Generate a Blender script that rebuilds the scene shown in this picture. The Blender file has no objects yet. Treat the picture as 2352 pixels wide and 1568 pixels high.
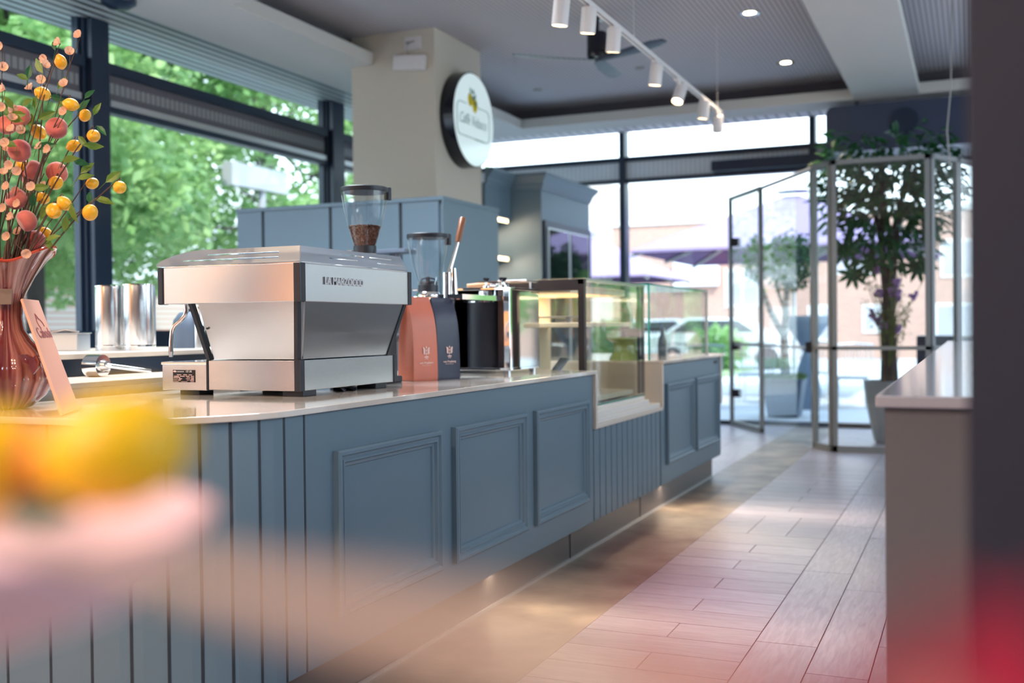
import bpy, math, random
from mathutils import Vector, Matrix, noise
R = math.radians
PI = math.pi
SC = bpy.context.scene
COL = SC.collection
rnd = random.Random(7)

# ---------------------------------------------------------------- camera
CAM = Vector((0, 0, 1.24))
FPX = 2461.3
yaw, pitch, roll = 0.4060173, 0.0134225, -0.0107574
fw = Vector((-math.sin(yaw) * math.cos(pitch), math.cos(yaw) * math.cos(pitch), -math.sin(pitch)))
rt = Vector((math.cos(yaw), math.sin(yaw), 0))
up = rt.cross(fw)
cr_, sr_ = math.cos(roll), math.sin(roll)
rt, up = cr_ * rt + sr_ * up, -sr_ * rt + cr_ * up
cd = bpy.data.cameras.new('camera')
cam = bpy.data.objects.new('camera', cd)
COL.objects.link(cam)
mw = Matrix((rt, up, -fw)).transposed().to_4x4()
mw.translation = CAM
cam.matrix_world = mw
cd.sensor_width = 36
cd.lens = FPX / 2352 * 36
cd.clip_start = 0.02
cd.clip_end = 300
cd.dof.use_dof = True
cd.dof.focus_distance = 3.75
cd.dof.aperture_fstop = 1.9
SC.camera = cam

def at(u, v, depth):
    """a point of the place, found from where it shows in the photo and how far away it is"""
    return CAM + rt * ((u - 1176) / FPX * depth) + up * ((784 - v) / FPX * depth) + fw * depth

def atz(u, v, z):
    d = at(u, v, 1) - CAM
    return CAM + d * ((z - CAM.z) / d.z)

# ---------------------------------------------------------------- world, sun, exposure
w = bpy.data.worlds.new('world')
SC.world = w
w.use_nodes = True
nt = w.node_tree
bg = nt.nodes['Background']
tc = nt.nodes.new('ShaderNodeTexCoord')
sx = nt.nodes.new('ShaderNodeSeparateXYZ')
ramp = nt.nodes.new('ShaderNodeValToRGB')
nt.links.new(tc.outputs['Generated'], sx.inputs[0])
nt.links.new(sx.outputs['Z'], ramp.inputs[0])
ramp.color_ramp.elements[0].color = (0.80, 0.90, 1.0, 1)
ramp.color_ramp.elements[1].color = (0.42, 0.62, 1.0, 1)
nt.links.new(ramp.outputs[0], bg.inputs['Color'])
bg.inputs['Strength'].default_value = 1.6
sd = bpy.data.lights.new('sun', 'SUN')
sd.energy = 1.6
sd.color = (1, 0.95, 0.86)
sd.angle = R(2)
so = bpy.data.objects.new('sun', sd)
COL.objects.link(so)
so.rotation_euler = Vector((-0.45, 0.62, -0.8)).to_track_quat('-Z', 'Y').to_euler()
SC.view_settings.view_transform = 'Standard'
SC.view_settings.look = 'None'
SC.view_settings.gamma = 1
SC.view_settings.exposure = 1.68
SC.view_settings.use_curve_mapping = False

def area(name, loc, size, energy, color, direction=(0, 0, -1), spread=180):
    l = bpy.data.lights.new(name, 'AREA')
    l.shape = 'RECTANGLE'
    l.size, l.size_y = size
    l.energy = energy
    l.color = color
    l.spread = R(spread)
    o = bpy.data.objects.new(name, l)
    COL.objects.link(o)
    o.location = loc
    o.rotation_euler = Vector(direction).to_track_quat('-Z', 'Y').to_euler()
    return o

def spot(name, loc, target, energy, color, ang=60, blend=0.6, rad=0.03):
    l = bpy.data.lights.new(name, 'SPOT')
    l.energy = energy
    l.color = color
    l.spot_size = R(ang)
    l.spot_blend = blend
    l.shadow_soft_size = rad
    o = bpy.data.objects.new(name, l)
    COL.objects.link(o)
    o.location = loc
    o.rotation_euler = (Vector(target) - Vector(loc)).to_track_quat('-Z', 'Y').to_euler()
    return o

WARM = (1.0, 0.62, 0.33)
WARM2 = (1.0, 0.76, 0.52)
# added fill lamps from unseen places overhead, then the spots over the counter
area('warm_wall_fill', (-4.2, -2.9, 3.4), (2.4, 0.3), 95, WARM, (-0.8, 0.05, -0.58))  # added lamp, brightens the unseen warm wall that the machine mirrors
area('side_fill', (4.2, 2.6, 3.66), (2.4, 2.4), 75, (.72, .85, 1))  # this and the next: added fill for the room and counter front
area('side_fill.001', (4.2, 8.0, 3.66), (2.4, 2.4), 75, (.72, .85, 1))
for sx_, sy_ in ((-2.6, -2.2), (-0.6, -2.2), (-1.6, -0.8), (-2.6, -4.0), (-0.6, -4.0)):
    spot('rear_fill', (sx_, sy_, 3.66), (sx_, sy_ + .35, 0), 78, (1, .84, .74), 150, .8, .07)  # added fill from behind the camera, lifts the foreground
area('aisle_fill', (-3.4, 4.6, 3.66), (1.0, 2.4), 48, (.84, .92, 1), spread=130)  # added fill that brightens the tall cabinet fronts
spot('counter_spot', (-2.0, 0.2, 3.5), (-2.55, 3.0, 1.1), 60, WARM, 38)
spot('counter_spot.001', (-3.2, 0.6, 3.5), (-2.8, 2.6, 1.3), 45, WARM2, 36)

# ---------------------------------------------------------------- materials
def mat(name, col, rough=0.5, metal=0.0, noise_amt=0.0, noise_scale=8, col2=None, bump=0.0, bump_scale=60,
        stretch=(1, 1, 1), spec=0.5, emit=None, es=0, aniso=0, coat=0, trans=0, sheen=0):
    m = bpy.data.materials.new(name)
    m.use_nodes = True
    t = m.node_tree
    b = t.nodes['Principled BSDF']
    c = tuple(col) + (1,)
    b.inputs['Base Color'].default_value = c
    b.inputs['Roughness'].default_value = rough
    b.inputs['Metallic'].default_value = metal
    b.inputs['Specular IOR Level'].default_value = spec
    b.inputs['Anisotropic'].default_value = aniso
    b.inputs['Coat Weight'].default_value = coat
    b.inputs['Sheen Weight'].default_value = sheen
    if emit:
        b.inputs['Emission Color'].default_value = tuple(emit) + (1,)
        b.inputs['Emission Strength'].default_value = es
    if col2 is not None or bump:
        tc = t.nodes.new('ShaderNodeTexCoord')
        mp = t.nodes.new('ShaderNodeMapping')
        mp.inputs['Scale'].default_value = stretch
        t.links.new(tc.outputs['Object'], mp.inputs['Vector'])
    if col2 is not None:
        n = t.nodes.new('ShaderNodeTexNoise')
        n.inputs['Scale'].default_value = noise_scale
        n.inputs['Detail'].default_value = 6
        t.links.new(mp.outputs[0], n.inputs['Vector'])
        r = t.nodes.new('ShaderNodeValToRGB')
        r.color_ramp.elements[0].position = 0.5 - noise_amt
        r.color_ramp.elements[1].position = 0.5 + noise_amt
        r.color_ramp.elements[0].color = c
        r.color_ramp.elements[1].color = tuple(col2) + (1,)
        t.links.new(n.outputs['Fac'], r.inputs[0])
        t.links.new(r.outputs[0], b.inputs['Base Color'])
    if bump:
        n2 = t.nodes.new('ShaderNodeTexNoise')
        n2.inputs['Scale'].default_value = bump_scale
        n2.inputs['Detail'].default_value = 4
        t.links.new(mp.outputs[0], n2.inputs['Vector'])
        bp = t.nodes.new('ShaderNodeBump')
        bp.inputs['Strength'].default_value = bump
        bp.inputs['Distance'].default_value = 0.01
        t.links.new(n2.outputs['Fac'], bp.inputs['Height'])
        t.links.new(bp.outputs[0], b.inputs['Normal'])
    if trans:
        tr = t.nodes.new('ShaderNodeBsdfTranslucent')
        tr.inputs[0].default_value = c
        mx = t.nodes.new('ShaderNodeMixShader')
        mx.inputs[0].default_value = trans
        t.links.new(b.outputs[0], mx.inputs[1])
        t.links.new(tr.outputs[0], mx.inputs[2])
        t.links.new(mx.outputs[0], t.nodes['Material Output'].inputs[0])
        if col2 is not None:
            t.links.new(r.outputs[0], tr.inputs[0])
    return m

def glassmat(name, tint=(0.95, 0.98, 0.97), ior=1.5, extra=0.0, rough=0.0):
    m = bpy.data.materials.new(name)
    m.use_nodes = True
    t = m.node_tree
    t.nodes.remove(t.nodes['Principled BSDF'])
    tr = t.nodes.new('ShaderNodeBsdfTransparent')
    tr.inputs[0].default_value = tuple(tint) + (1,)
    gl = t.nodes.new('ShaderNodeBsdfGlossy')
    gl.inputs['Roughness'].default_value = rough
    fr = t.nodes.new('ShaderNodeLayerWeight')
    fr.inputs[0].default_value = 0.5
    pw_ = t.nodes.new('ShaderNodeMath')
    pw_.operation = 'POWER'
    pw_.inputs[1].default_value = 4.5
    t.links.new(fr.outputs['Facing'], pw_.inputs[0])
    ad = t.nodes.new('ShaderNodeMath')
    ad.operation = 'MULTIPLY_ADD'
    ad.use_clamp = True
    f0 = ((ior - 1) / (ior + 1)) ** 2
    ad.inputs[1].default_value = 0.75
    ad.inputs[2].default_value = f0 + extra
    mx = t.nodes.new('ShaderNodeMixShader')
    t.links.new(pw_.outputs[0], ad.inputs[0])
    t.links.new(ad.outputs[0], mx.inputs[0])
    t.links.new(tr.outputs[0], mx.inputs[1])
    t.links.new(gl.outputs[0], mx.inputs[2])
    t.links.new(mx.outputs[0], t.nodes['Material Output'].inputs[0])
    return m

def stripes(name, colA, colB, axis, period, duty, rough=0.5, metal=0.0, bump=0.0):
    """regular stripes along one object axis"""
    m = mat(name, colA, rough, metal)
    t = m.node_tree
    b = t.nodes['Principled BSDF']
    tc = t.nodes.new('ShaderNodeTexCoord')
    s = t.nodes.new('ShaderNodeSeparateXYZ')
    t.links.new(tc.outputs['Object'], s.inputs[0])
    dv = t.nodes.new('ShaderNodeMath'); dv.operation = 'DIVIDE'; dv.inputs[1].default_value = period
    frc = t.nodes.new('ShaderNodeMath'); frc.operation = 'FRACT'
    gt = t.nodes.new('ShaderNodeMath'); gt.operation = 'GREATER_THAN'; gt.inputs[1].default_value = duty
    mx = t.nodes.new('ShaderNodeMix'); mx.data_type = 'RGBA'
    t.links.new(s.outputs[axis], dv.inputs[0])
    t.links.new(dv.outputs[0], frc.inputs[0])
    t.links.new(frc.outputs[0], gt.inputs[0])
    t.links.new(gt.outputs[0], mx.inputs[0])
    mx.inputs[6].default_value = tuple(colA) + (1,)
    mx.inputs[7].default_value = tuple(colB) + (1,)
    t.links.new(mx.outputs[2], b.inputs['Base Color'])
    if bump:
        bp = t.nodes.new('ShaderNodeBump')
        bp.inputs['Strength'].default_value = bump
        bp.inputs['Distance'].default_value = 0.01
        bp.invert = True
        t.links.new(gt.outputs[0], bp.inputs['Height'])
        t.links.new(bp.outputs[0], b.inputs['Normal'])
    return m

M = {}
M['blue_paint'] = mat('blue_paint', (0.125, 0.190, 0.240), 0.40, spec=0.55, bump=0.02, bump_scale=400)
M['blue_groove'] = mat('groove_dark', (0.02, 0.028, 0.04), 0.6)
M['plinth'] = mat('plinth_grey', (0.17, 0.16, 0.17), 0.35, metal=0.5)
M['cab_blue'] = mat('cabinet_blue', (0.13, 0.20, 0.26), 0.45, bump=0.02, bump_scale=300)
M['stone'] = mat('quartz', (0.72, 0.66, 0.60), 0.08, col2=(0.60, 0.52, 0.45), noise_amt=0.07, noise_scale=3, coat=0.3)
M['stone_side'] = mat('quartz_pale', (0.62, 0.54, 0.46), 0.3)
M['white_rail'] = mat('white_rail', (0.75, 0.70, 0.64), 0.4)
M['soffit'] = mat('soffit_paint', (0.66, 0.64, 0.60), 0.85)
M['column'] = mat('column_paint', (0.62, 0.57, 0.48), 0.85)
M['ceiling'] = stripes('ceiling_ribbed', (0.56, 0.53, 0.55), (0.34, 0.32, 0.34), 0, 0.045, 0.62, 0.85, bump=0.3)
M['cove'] = mat('cove_grey', (0.13, 0.12, 0.14), 0.8)
M['tile_white'] = stripes('perimeter_tiles', (0.85, 0.83, 0.86), (0.10, 0.10, 0.12), 0, 0.125, 0.84, 0.6)
M['slats'] = stripes('slat_metal', (0.46, 0.52, 0.53), (0.04, 0.055, 0.06), 0, 0.11, 0.64, 0.5, bump=0.5)
M['navy'] = mat('navy_frame', (0.012, 0.026, 0.055), 0.35, spec=0.5)
M['alu'] = mat('aluminium', (0.62, 0.64, 0.66), 0.35, metal=0.8)
M['vent'] = stripes('vent_grille', (0.30, 0.30, 0.31), (0.12, 0.12, 0.13), 1, 0.06, 0.72, 0.6)
M['ventx'] = stripes('vent_grille_x', (0.78, 0.82, 0.86), (0.6, 0.64, 0.68), 0, 0.06, 0.72, 0.6)
M['glass'] = glassmat('window_glass', (0.93, 0.97, 0.96), 1.25)
M['glass2'] = glassmat('clear_glass', (0.975, 0.992, 0.985), 1.45, 0.01)
M['glass_edge'] = mat('glass_edge', (0.02, 0.26, 0.22), 0.15)
M['hopper'] = glassmat('hopper_plastic', (0.90, 0.93, 0.94), 1.45, 0.03, 0.04)
M['steel'] = mat('brushed_steel', (0.66, 0.68, 0.70), 0.27, 1.0, bump=0.06, bump_scale=40, stretch=(1, 1, 60), aniso=0.4)
M['steel_dark'] = mat('brushed_steel_dark', (0.52, 0.54, 0.57), 0.25, 1.0, bump=0.05, bump_scale=40, stretch=(1, 1, 60), aniso=0.4)
M['chrome'] = mat('chrome', (0.85, 0.86, 0.87), 0.05, 1.0)
M['satin'] = mat('satin_steel', (0.62, 0.63, 0.65), 0.22, 1.0)
M['black'] = mat('black_plastic', (0.013, 0.015, 0.024), 0.45)
M['black_gloss'] = mat('black_gloss', (0.008, 0.009, 0.018), 0.18)
M['wood'] = mat('handle_wood', (0.26, 0.085, 0.03), 0.35, col2=(0.15, 0.045, 0.015), noise_amt=0.2, noise_scale=12, stretch=(1, 1, 0.2))
M['woodlight'] = mat('handle_wood_light', (0.55, 0.28, 0.13), 0.4)
M['cream'] = mat('cream_laminate', (0.72, 0.62, 0.46), 0.5)
M['beans'] = mat('coffee_beans', (0.085, 0.024, 0.01), 0.35, col2=(0.17, 0.05, 0.02), noise_amt=0.2, noise_scale=60)
M['bag_orange'] = mat('bag_terracotta', (0.60, 0.155, 0.085), 0.42, bump=0.15, bump_scale=25)
M['bag_navy'] = mat('bag_navy', (0.016, 0.018, 0.045), 0.40, bump=0.15, bump_scale=25)
M['print_pink'] = mat('print_pink', (0.85, 0.55, 0.47), 0.5)
M['print_white'] = mat('print_white', (0.8, 0.78, 0.76), 0.5)
M['print_faint'] = mat('print_faint', (0.66, 0.28, 0.20), 0.5)
M['vase'] = mat('vase_glass', (0.12, 0.014, 0.017), 0.08, col2=(0.40, 0.18, 0.15), noise_amt=0.17, noise_scale=80, stretch=(1, 1, 0.035), coat=0.7)
M['vase_lip'] = mat('vase_lip', (0.42, 0.05, 0.02), 0.1, coat=0.7)
M['ribbon'] = mat('taupe_ribbon', (0.16, 0.11, 0.09), 0.7)
M['card'] = mat('card_peach', (0.62, 0.29, 0.20), 0.6)
M['card_ink'] = mat('card_ink', (0.28, 0.06, 0.07), 0.6)
M['lemon'] = mat('lemon_skin', (0.80, 0.36, 0.01), 0.35, bump=0.12, bump_scale=160, col2=(0.83, 0.45, 0.02), noise_amt=0.2)
M['lemonfg'] = mat('lemon_yellow', (0.88, 0.52, 0.002), 0.4, bump=0.1, bump_scale=160)
M['orange'] = mat('orange_skin', (0.80, 0.20, 0.005), 0.4, bump=0.1, bump_scale=160)
M['peach'] = mat('peach_skin', (0.34, 0.045, 0.055), 0.8, col2=(0.56, 0.15, 0.11), noise_amt=0.18, noise_scale=14, sheen=0.4)
M['leaf'] = mat('leaf_green', (0.055, 0.13, 0.02), 0.42, col2=(0.18, 0.24, 0.03), noise_amt=0.2, noise_scale=14, trans=0.3)
M['leaf_dark'] = mat('leaf_dark', (0.010, 0.06, 0.03), 0.42, spec=0.3, col2=(0.03, 0.14, 0.045), noise_amt=0.2, noise_scale=5, trans=0.2)
M['stem'] = mat('stem_brown', (0.07, 0.035, 0.022), 0.7)
M['petal'] = mat('petal_peach', (0.80, 0.48, 0.33), 0.6, trans=0.35)
M['tree_leaf'] = mat('tree_leaves', (0.19, 0.38, 0.12), 0.5, col2=(0.47, 0.64, 0.27), noise_amt=0.15, noise_scale=0.9, trans=0.45)
M['bark'] = mat('bark', (0.045, 0.034, 0.032), 0.9, bump=0.5, bump_scale=20)
M['birch'] = mat('birch_bark', (0.62, 0.58, 0.50), 0.7, col2=(0.18, 0.14, 0.12), noise_amt=0.06, noise_scale=5, stretch=(1, 1, 3))
M['pave'] = mat('pavement', (0.58, 0.57, 0.58), 0.8, col2=(0.5, 0.49, 0.5), noise_amt=0.2, noise_scale=2)
M['grass'] = mat('grass', (0.22, 0.32, 0.13), 0.9, col2=(0.32, 0.42, 0.2), noise_amt=0.2, noise_scale=3)
M['white_wall'] = mat('white_render', (0.78, 0.77, 0.75), 0.8)
M['purple'] = mat('purple_canvas', (0.33, 0.24, 0.41), 0.8)
M['purple_shade'] = mat('purple_canvas_shade', (0.085, 0.03, 0.125), 0.8)  # shade beneath the parasol put into a darker canvas colour
M['birch_leaf'] = mat('birch_leaves', (0.025, 0.085, 0.03), 0.8, spec=0.15, col2=(0.08, 0.20, 0.05), noise_amt=0.2, noise_scale=5)
M['grey_rib'] = mat('grey_rib', (0.35, 0.34, 0.33), 0.5)
M['planter'] = mat('planter_blue_grey', (0.09, 0.12, 0.17), 0.5)
M['pot'] = mat('pot_grey', (0.20, 0.25, 0.29), 0.45)
M['soil'] = mat('soil', (0.04, 0.025, 0.018), 0.95)
M['lilac'] = mat('lilac_flower', (0.32, 0.17, 0.42), 0.7)
M['pale_frame'] = mat('pale_grey_frame', (0.24, 0.25, 0.25), 0.45)
M['white_metal'] = mat('white_enamel', (0.74, 0.71, 0.71), 0.4)
M['lamp_glow'] = mat('lamp_glow', (1, 0.8, 0.5), 0.4, emit=(1, 0.72, 0.38), es=14)
M['led'] = mat('shelf_led', (1, 0.8, 0.5), 0.4, emit=(1, 0.72, 0.40), es=1.6)
M['sign_face'] = mat('sign_face', (0.50, 0.60, 0.60), 0.12, emit=(0.74, 0.90, 0.92), es=0.17)
M['sign_green'] = mat('sign_green', (0.06, 0.22, 0.18), 0.4)
M['sign_script'] = mat('sign_script', (0.30, 0.42, 0.42), 0.4)
M['sign_yellow'] = mat('sign_yellow', (0.80, 0.62, 0.01), 0.4)
M['fan_pale'] = mat('fan_blade', (0.012, 0.015, 0.035), 0.35)
M['dark_wall'] = mat('dark_taupe_paint', (0.010, 0.012, 0.028), 0.65)
M['taupe'] = mat('counter_taupe', (0.135, 0.13, 0.135), 0.55)
M['counter_top'] = mat('counter_top_grey', (0.42, 0.41, 0.45), 0.10)
M['pink'] = mat('pink_ceramic', (0.78, 0.52, 0.55), 0.3)
M['red'] = mat('red_petal', (0.60, 0.02, 0.07), 0.6, trans=0.2)
M['twig'] = mat('twig_tan', (0.36, 0.26, 0.21), 0.7)
M['warm_wall'] = mat('warm_wall', (0.70, 0.42, 0.26), 0.8)
M['wall_white'] = mat('wall_offwhite', (0.66, 0.63, 0.60), 0.8)
M['oliveglass'] = mat('olive_glass', (0.22, 0.26, 0.05), 0.15, coat=0.5)
M['car'] = mat('car_white', (0.75, 0.77, 0.80), 0.2, coat=0.5)
M['car_glass'] = mat('car_glass', (0.04, 0.05, 0.06), 0.1)
M['wicker'] = mat('wicker_blue_grey', (0.16, 0.21, 0.29), 0.6)
M['paper_white'] = mat('paper_white', (0.85, 0.86, 0.88), 0.6)
M['fridge_glass'] = mat('fridge_glass', (0.012, 0.02, 0.02), 0.04, spec=1.0)

def brickmat():
    m = mat('red_brick', (0.45, 0.27, 0.21), 0.85)
    t = m.node_tree
    b = t.nodes['Principled BSDF']
    tc = t.nodes.new('ShaderNodeTexCoord')
    mp = t.nodes.new('ShaderNodeMapping')
    mp.inputs['Rotation'].default_value = (R(90), 0, 0)
    br = t.nodes.new('ShaderNodeTexBrick')
    br.inputs['Scale'].default_value = 3
    br.inputs['Color1'].default_value = (0.50, 0.27, 0.20, 1)
    br.inputs['Color2'].default_value = (0.42, 0.23, 0.18, 1)
    br.inputs['Mortar'].default_value = (0.52, 0.45, 0.40, 1)
    t.links.new(tc.outputs['Object'], mp.inputs[0])
    t.links.new(mp.outputs[0], br.inputs[0])
    t.links.new(br.outputs[0], b.inputs['Base Color'])
    return m
M['brick'] = brickmat()

def plankmat():
    m = mat('grey_wood_tile', (0.26, 0.22, 0.24), 0.34, spec=0.5)
    t = m.node_tree
    b = t.nodes['Principled BSDF']
    tc = t.nodes.new('ShaderNodeTexCoord')
    mp = t.nodes.new('ShaderNodeMapping')
    mp.inputs['Scale'].default_value = (3, 26, 1)
    n = t.nodes.new('ShaderNodeTexNoise')
    n.inputs['Scale'].default_value = 2.2
    n.inputs['Detail'].default_value = 8
    n.inputs['Distortion'].default_value = 0.8
    at_ = t.nodes.new('ShaderNodeAttribute')
    at_.attribute_name = 'tint'
    r = t.nodes.new('ShaderNodeValToRGB')
    r.color_ramp.elements[0].color = (0.22, 0.21, 0.265, 1)
    r.color_ramp.elements[1].color = (0.34, 0.33, 0.40, 1)
    r.color_ramp.elements[0].position = 0.3
    r.color_ramp.elements[1].position = 0.7
    mx = t.nodes.new('ShaderNodeMix')
    mx.data_type = 'RGBA'
    mx.blend_type = 'MULTIPLY'
    mx.inputs[0].default_value = 1
    t.links.new(tc.outputs['UV'], mp.inputs[0])
    t.links.new(mp.outputs[0], n.inputs['Vector'])
    t.links.new(n.outputs['Fac'], r.inputs[0])
    t.links.new(r.outputs[0], mx.inputs[6])
    t.links.new(at_.outputs['Color'], mx.inputs[7])
    t.links.new(mx.outputs[2], b.inputs['Base Color'])
    bp = t.nodes.new('ShaderNodeBump')
    bp.inputs['Strength'].default_value = 0.12
    bp.inputs['Distance'].default_value = 0.01
    t.links.new(n.outputs['Fac'], bp.inputs['Height'])
    t.links.new(bp.outputs[0], b.inputs['Normal'])
    return m
M['plank'] = plankmat()
M['slate'] = mat('brown_stone', (0.11, 0.095, 0.085), 0.42, col2=(0.27, 0.23, 0.19), noise_amt=0.16, noise_scale=3.6, bump=0.25, bump_scale=12)
M['grout'] = mat('grout', (0.05, 0.04, 0.05), 0.8)

# ---------------------------------------------------------------- mesh helpers
class MB:
    def __init__(s):
        s.v = []; s.f = []; s.mi = []; s.cur = 0
    def add(s, vs, fs):
        o = len(s.v)
        s.v.extend(Vector(p) for p in vs)
        for f in fs:
            s.f.append([i + o for i in f]); s.mi.append(s.cur)
        return s
    def box(s, x0, x1, y0, y1, z0, z1, T=None):
        p = [Vector((x, y, z)) for z in (z0, z1) for y in (y0, y1) for x in (x0, x1)]
        if T: p = [T @ q for q in p]
        return s.add(p, [(0, 2, 3, 1), (4, 5, 7, 6), (0, 1, 5, 4), (2, 6, 7, 3), (0, 4, 6, 2), (1, 3, 7, 5)])
    def hexa(s, bottom, top):
        """solid between two 4-point loops"""
        return s.loft([bottom, top], cap=True)
    def loft(s, loops, cap=True, closed=True):
        o = len(s.v); n = len(loops[0])
        for l in loops: s.v.extend(Vector(p) for p in l)
        for k in range(len(loops) - 1):
            for i in range(n if closed else n - 1):
                j = (i + 1) % n
                s.f.append([o + k * n + i, o + k * n + j, o + (k + 1) * n + j, o + (k + 1) * n + i]); s.mi.append(s.cur)
        if cap and closed:
            s.f.append([o + i for i in reversed(range(n))]); s.mi.append(s.cur)
            b = o + (len(loops) - 1) * n
            s.f.append([b + i for i in range(n)]); s.mi.append(s.cur)
        return s
    def tube(s, pts, rad, n=10, cap=True):
        pts = [Vector(p) for p in pts]
        if not hasattr(rad, '__len__'): rad = [rad] * len(pts)
        loops = []; prev = None
        for i, p in enumerate(pts):
            a = pts[max(0, i - 1)]; b = pts[min(len(pts) - 1, i + 1)]
            d = (b - a)
            d = d.normalized() if d.length > 1e-9 else Vector((0, 0, 1))
            if prev is None:
                u_ = d.cross(Vector((0, 0, 1)))
                if u_.length < 1e-3: u_ = d.cross(Vector((1, 0, 0)))
                u_.normalize()
            else:
                u_ = prev - d * prev.dot(d); u_.normalize()
            prev = u_
            w_ = d.cross(u_)
            loops.append([p + (u_ * math.cos(t) + w_ * math.sin(t)) * rad[i] for t in [2 * PI * k / n for k in range(n)]])
        return s.loft(loops, cap)
    def cyl(s, a, b, r0, r1=None, n=24):
        return s.tube([a, b], [r0, r0 if r1 is None else r1], n)
    def lathe(s, prof, c=(0, 0, 0), n=32, fn=None, cap=True, axis=None):
        """prof: list of (r, z)"""
        loops = []
        for r, z in prof:
            l = []
            for k in range(n):
                a = 2 * PI * k / n
                rr, zz = (r, z) if fn is None else fn(r, z, a)
                p = Vector((rr * math.cos(a), rr * math.sin(a), zz))
                if axis is not None: p = axis @ p
                l.append(p + Vector(c))
            loops.append(l)
        return s.loft(loops, cap)
    def ball(s, c, r, sc=(1, 1, 1), n=16, m=10, T=None, fn=None):
        prof = [(math.sin(PI * i / m), -math.cos(PI * i / m)) for i in range(m + 1)]
        loops = []
        for rr, zz in prof:
            l = []
            for k in range(n):
                a = 2 * PI * k / n
                p = Vector((max(rr, 1e-4) * math.cos(a), max(rr, 1e-4) * math.sin(a), zz))
                if fn: p = fn(p)
                p = Vector((p.x * r * sc[0], p.y * r * sc[1], p.z * r * sc[2]))
                if T is not None: p = T @ p
                l.append(p + Vector(c))
            loops.append(l)
        return s.loft(loops, True)
    def quad(s, a, b, c, d):
        return s.add([a, b, c, d], [(0, 1, 2, 3)])
    def leaf(s, base, d, nrm, L, W, curl=0.15):
        d = Vector(d).normalized(); nrm = Vector(nrm)
        sd_ = d.cross(nrm)
        if sd_.length < 1e-3: sd_ = d.cross(Vector((0.3, 0.8, 0.1)))
        sd_.normalize(); nn = sd_.cross(d)
        b = Vector(base)
        P = lambda t, w_: b + d * (L * t) + sd_ * (W * w_) - nn * (curl * L * t * t) + nn * (abs(w_) * W * 0.35)
        vs = [P(0, 0), P(.3, -.42), P(.3, 0), P(.3, .42), P(.62, -.4), P(.62, 0), P(.62, .4), P(1, 0)]
        return s.add(vs, [(0, 1, 2), (0, 2, 3), (1, 4, 5, 2), (2, 5, 6, 3), (4, 7, 5), (5, 7, 6)])
    def petal(s, base, d, nrm, L, W):
        d = Vector(d).normalized(); sd_ = d.cross(Vector(nrm))
        if sd_.length < 1e-3: sd_ = d.cross(Vector((0.3, 0.8, 0.1)))
        sd_.normalize(); nn = sd_.cross(d); b = Vector(base)
        P = lambda t, w_: b + d * (L * t) + sd_ * (W * w_) + nn * (L * .35 * t * t) + nn * (abs(w_) * W * .3)
        o = [P(0, 0), P(.25, -.22), P(.55, -.45), P(.85, -.42), P(1, -.15), P(.94, 0), P(1, .15), P(.85, .42), P(.55, .45), P(.25, .22), P(.55, 0)]
        return s.add(o, [(10, i, (i + 1) % 10) for i in range(10)])
    def build(s, name, mats, parent=None, smooth=False, bevel=0, kind=None, solid=0):
        me = bpy.data.meshes.new(name)
        off = parent.location.copy() if (parent is not None and parent.parent is None) else Vector()
        if parent is not None and parent.parent is not None:
            off = parent.parent.location + parent.location
        me.from_pydata([tuple(p - off) for p in s.v], [], s.f)
        if not isinstance(mats, (list, tuple)): mats = [mats]
        for m_ in mats: me.materials.append(m_)
        me.polygons.foreach_set('material_index', s.mi)
        if smooth: me.polygons.foreach_set('use_smooth', [True] * len(s.f))
        me.update()
        import bmesh
        bm = bmesh.new(); bm.from_mesh(me)
        bmesh.ops.recalc_face_normals(bm, faces=bm.faces)
        bm.to_mesh(me); bm.free()
        o = bpy.data.objects.new(name, me)
        COL.objects.link(o)
        if parent is not None: o.parent = parent
        if solid:
            q = o.modifiers.new('solid', 'SOLIDIFY'); q.thickness = solid; q.offset = 0
        if bevel:
            q = o.modifiers.new('bevel', 'BEVEL'); q.width = bevel; q.segments = 2; q.limit_method = 'ANGLE'
        if smooth:
            q = o.modifiers.new('es', 'EDGE_SPLIT'); q.split_angle = R(40)
        if kind: o['kind'] = kind
        return o

def thing(name, label, cat, loc=(0, 0, 0), group=None):
    o = bpy.data.objects.new(name, None)
    o.empty_display_size = 0.1
    COL.objects.link(o)
    o.location = loc
    o['label'] = label; o['category'] = cat
    if group: o['group'] = group
    return o
def tag(o, label, cat, group=None, kind=None):
    o['label'] = label; o['category'] = cat
    if group: o['group'] = group
    if kind: o['kind'] = kind
    return o
def struct(name, mb, m, parent=None, **k):
    o = mb.build(name, m, parent, **k)
    if parent is None: o['kind'] = 'structure'
    return o
def sroot(name, loc=(0, 0, 0)):
    o = bpy.data.objects.new(name, None)
    COL.objects.link(o); o.location = loc
    o['kind'] = 'structure'
    return o
def copy_tree(o, loc, label=None):
    """a thing with its parts and their sub-parts"""
    r = o.copy(); COL.objects.link(r); r.location = loc
    if label: r['label'] = label
    for ch in [c for c in bpy.data.objects if c.parent == o]:
        c = ch.copy(); COL.objects.link(c); c.parent = r
        for g in [g for g in bpy.data.objects if g.parent == ch]:
            d = g.copy(); COL.objects.link(d); d.parent = c
    return r

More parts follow.
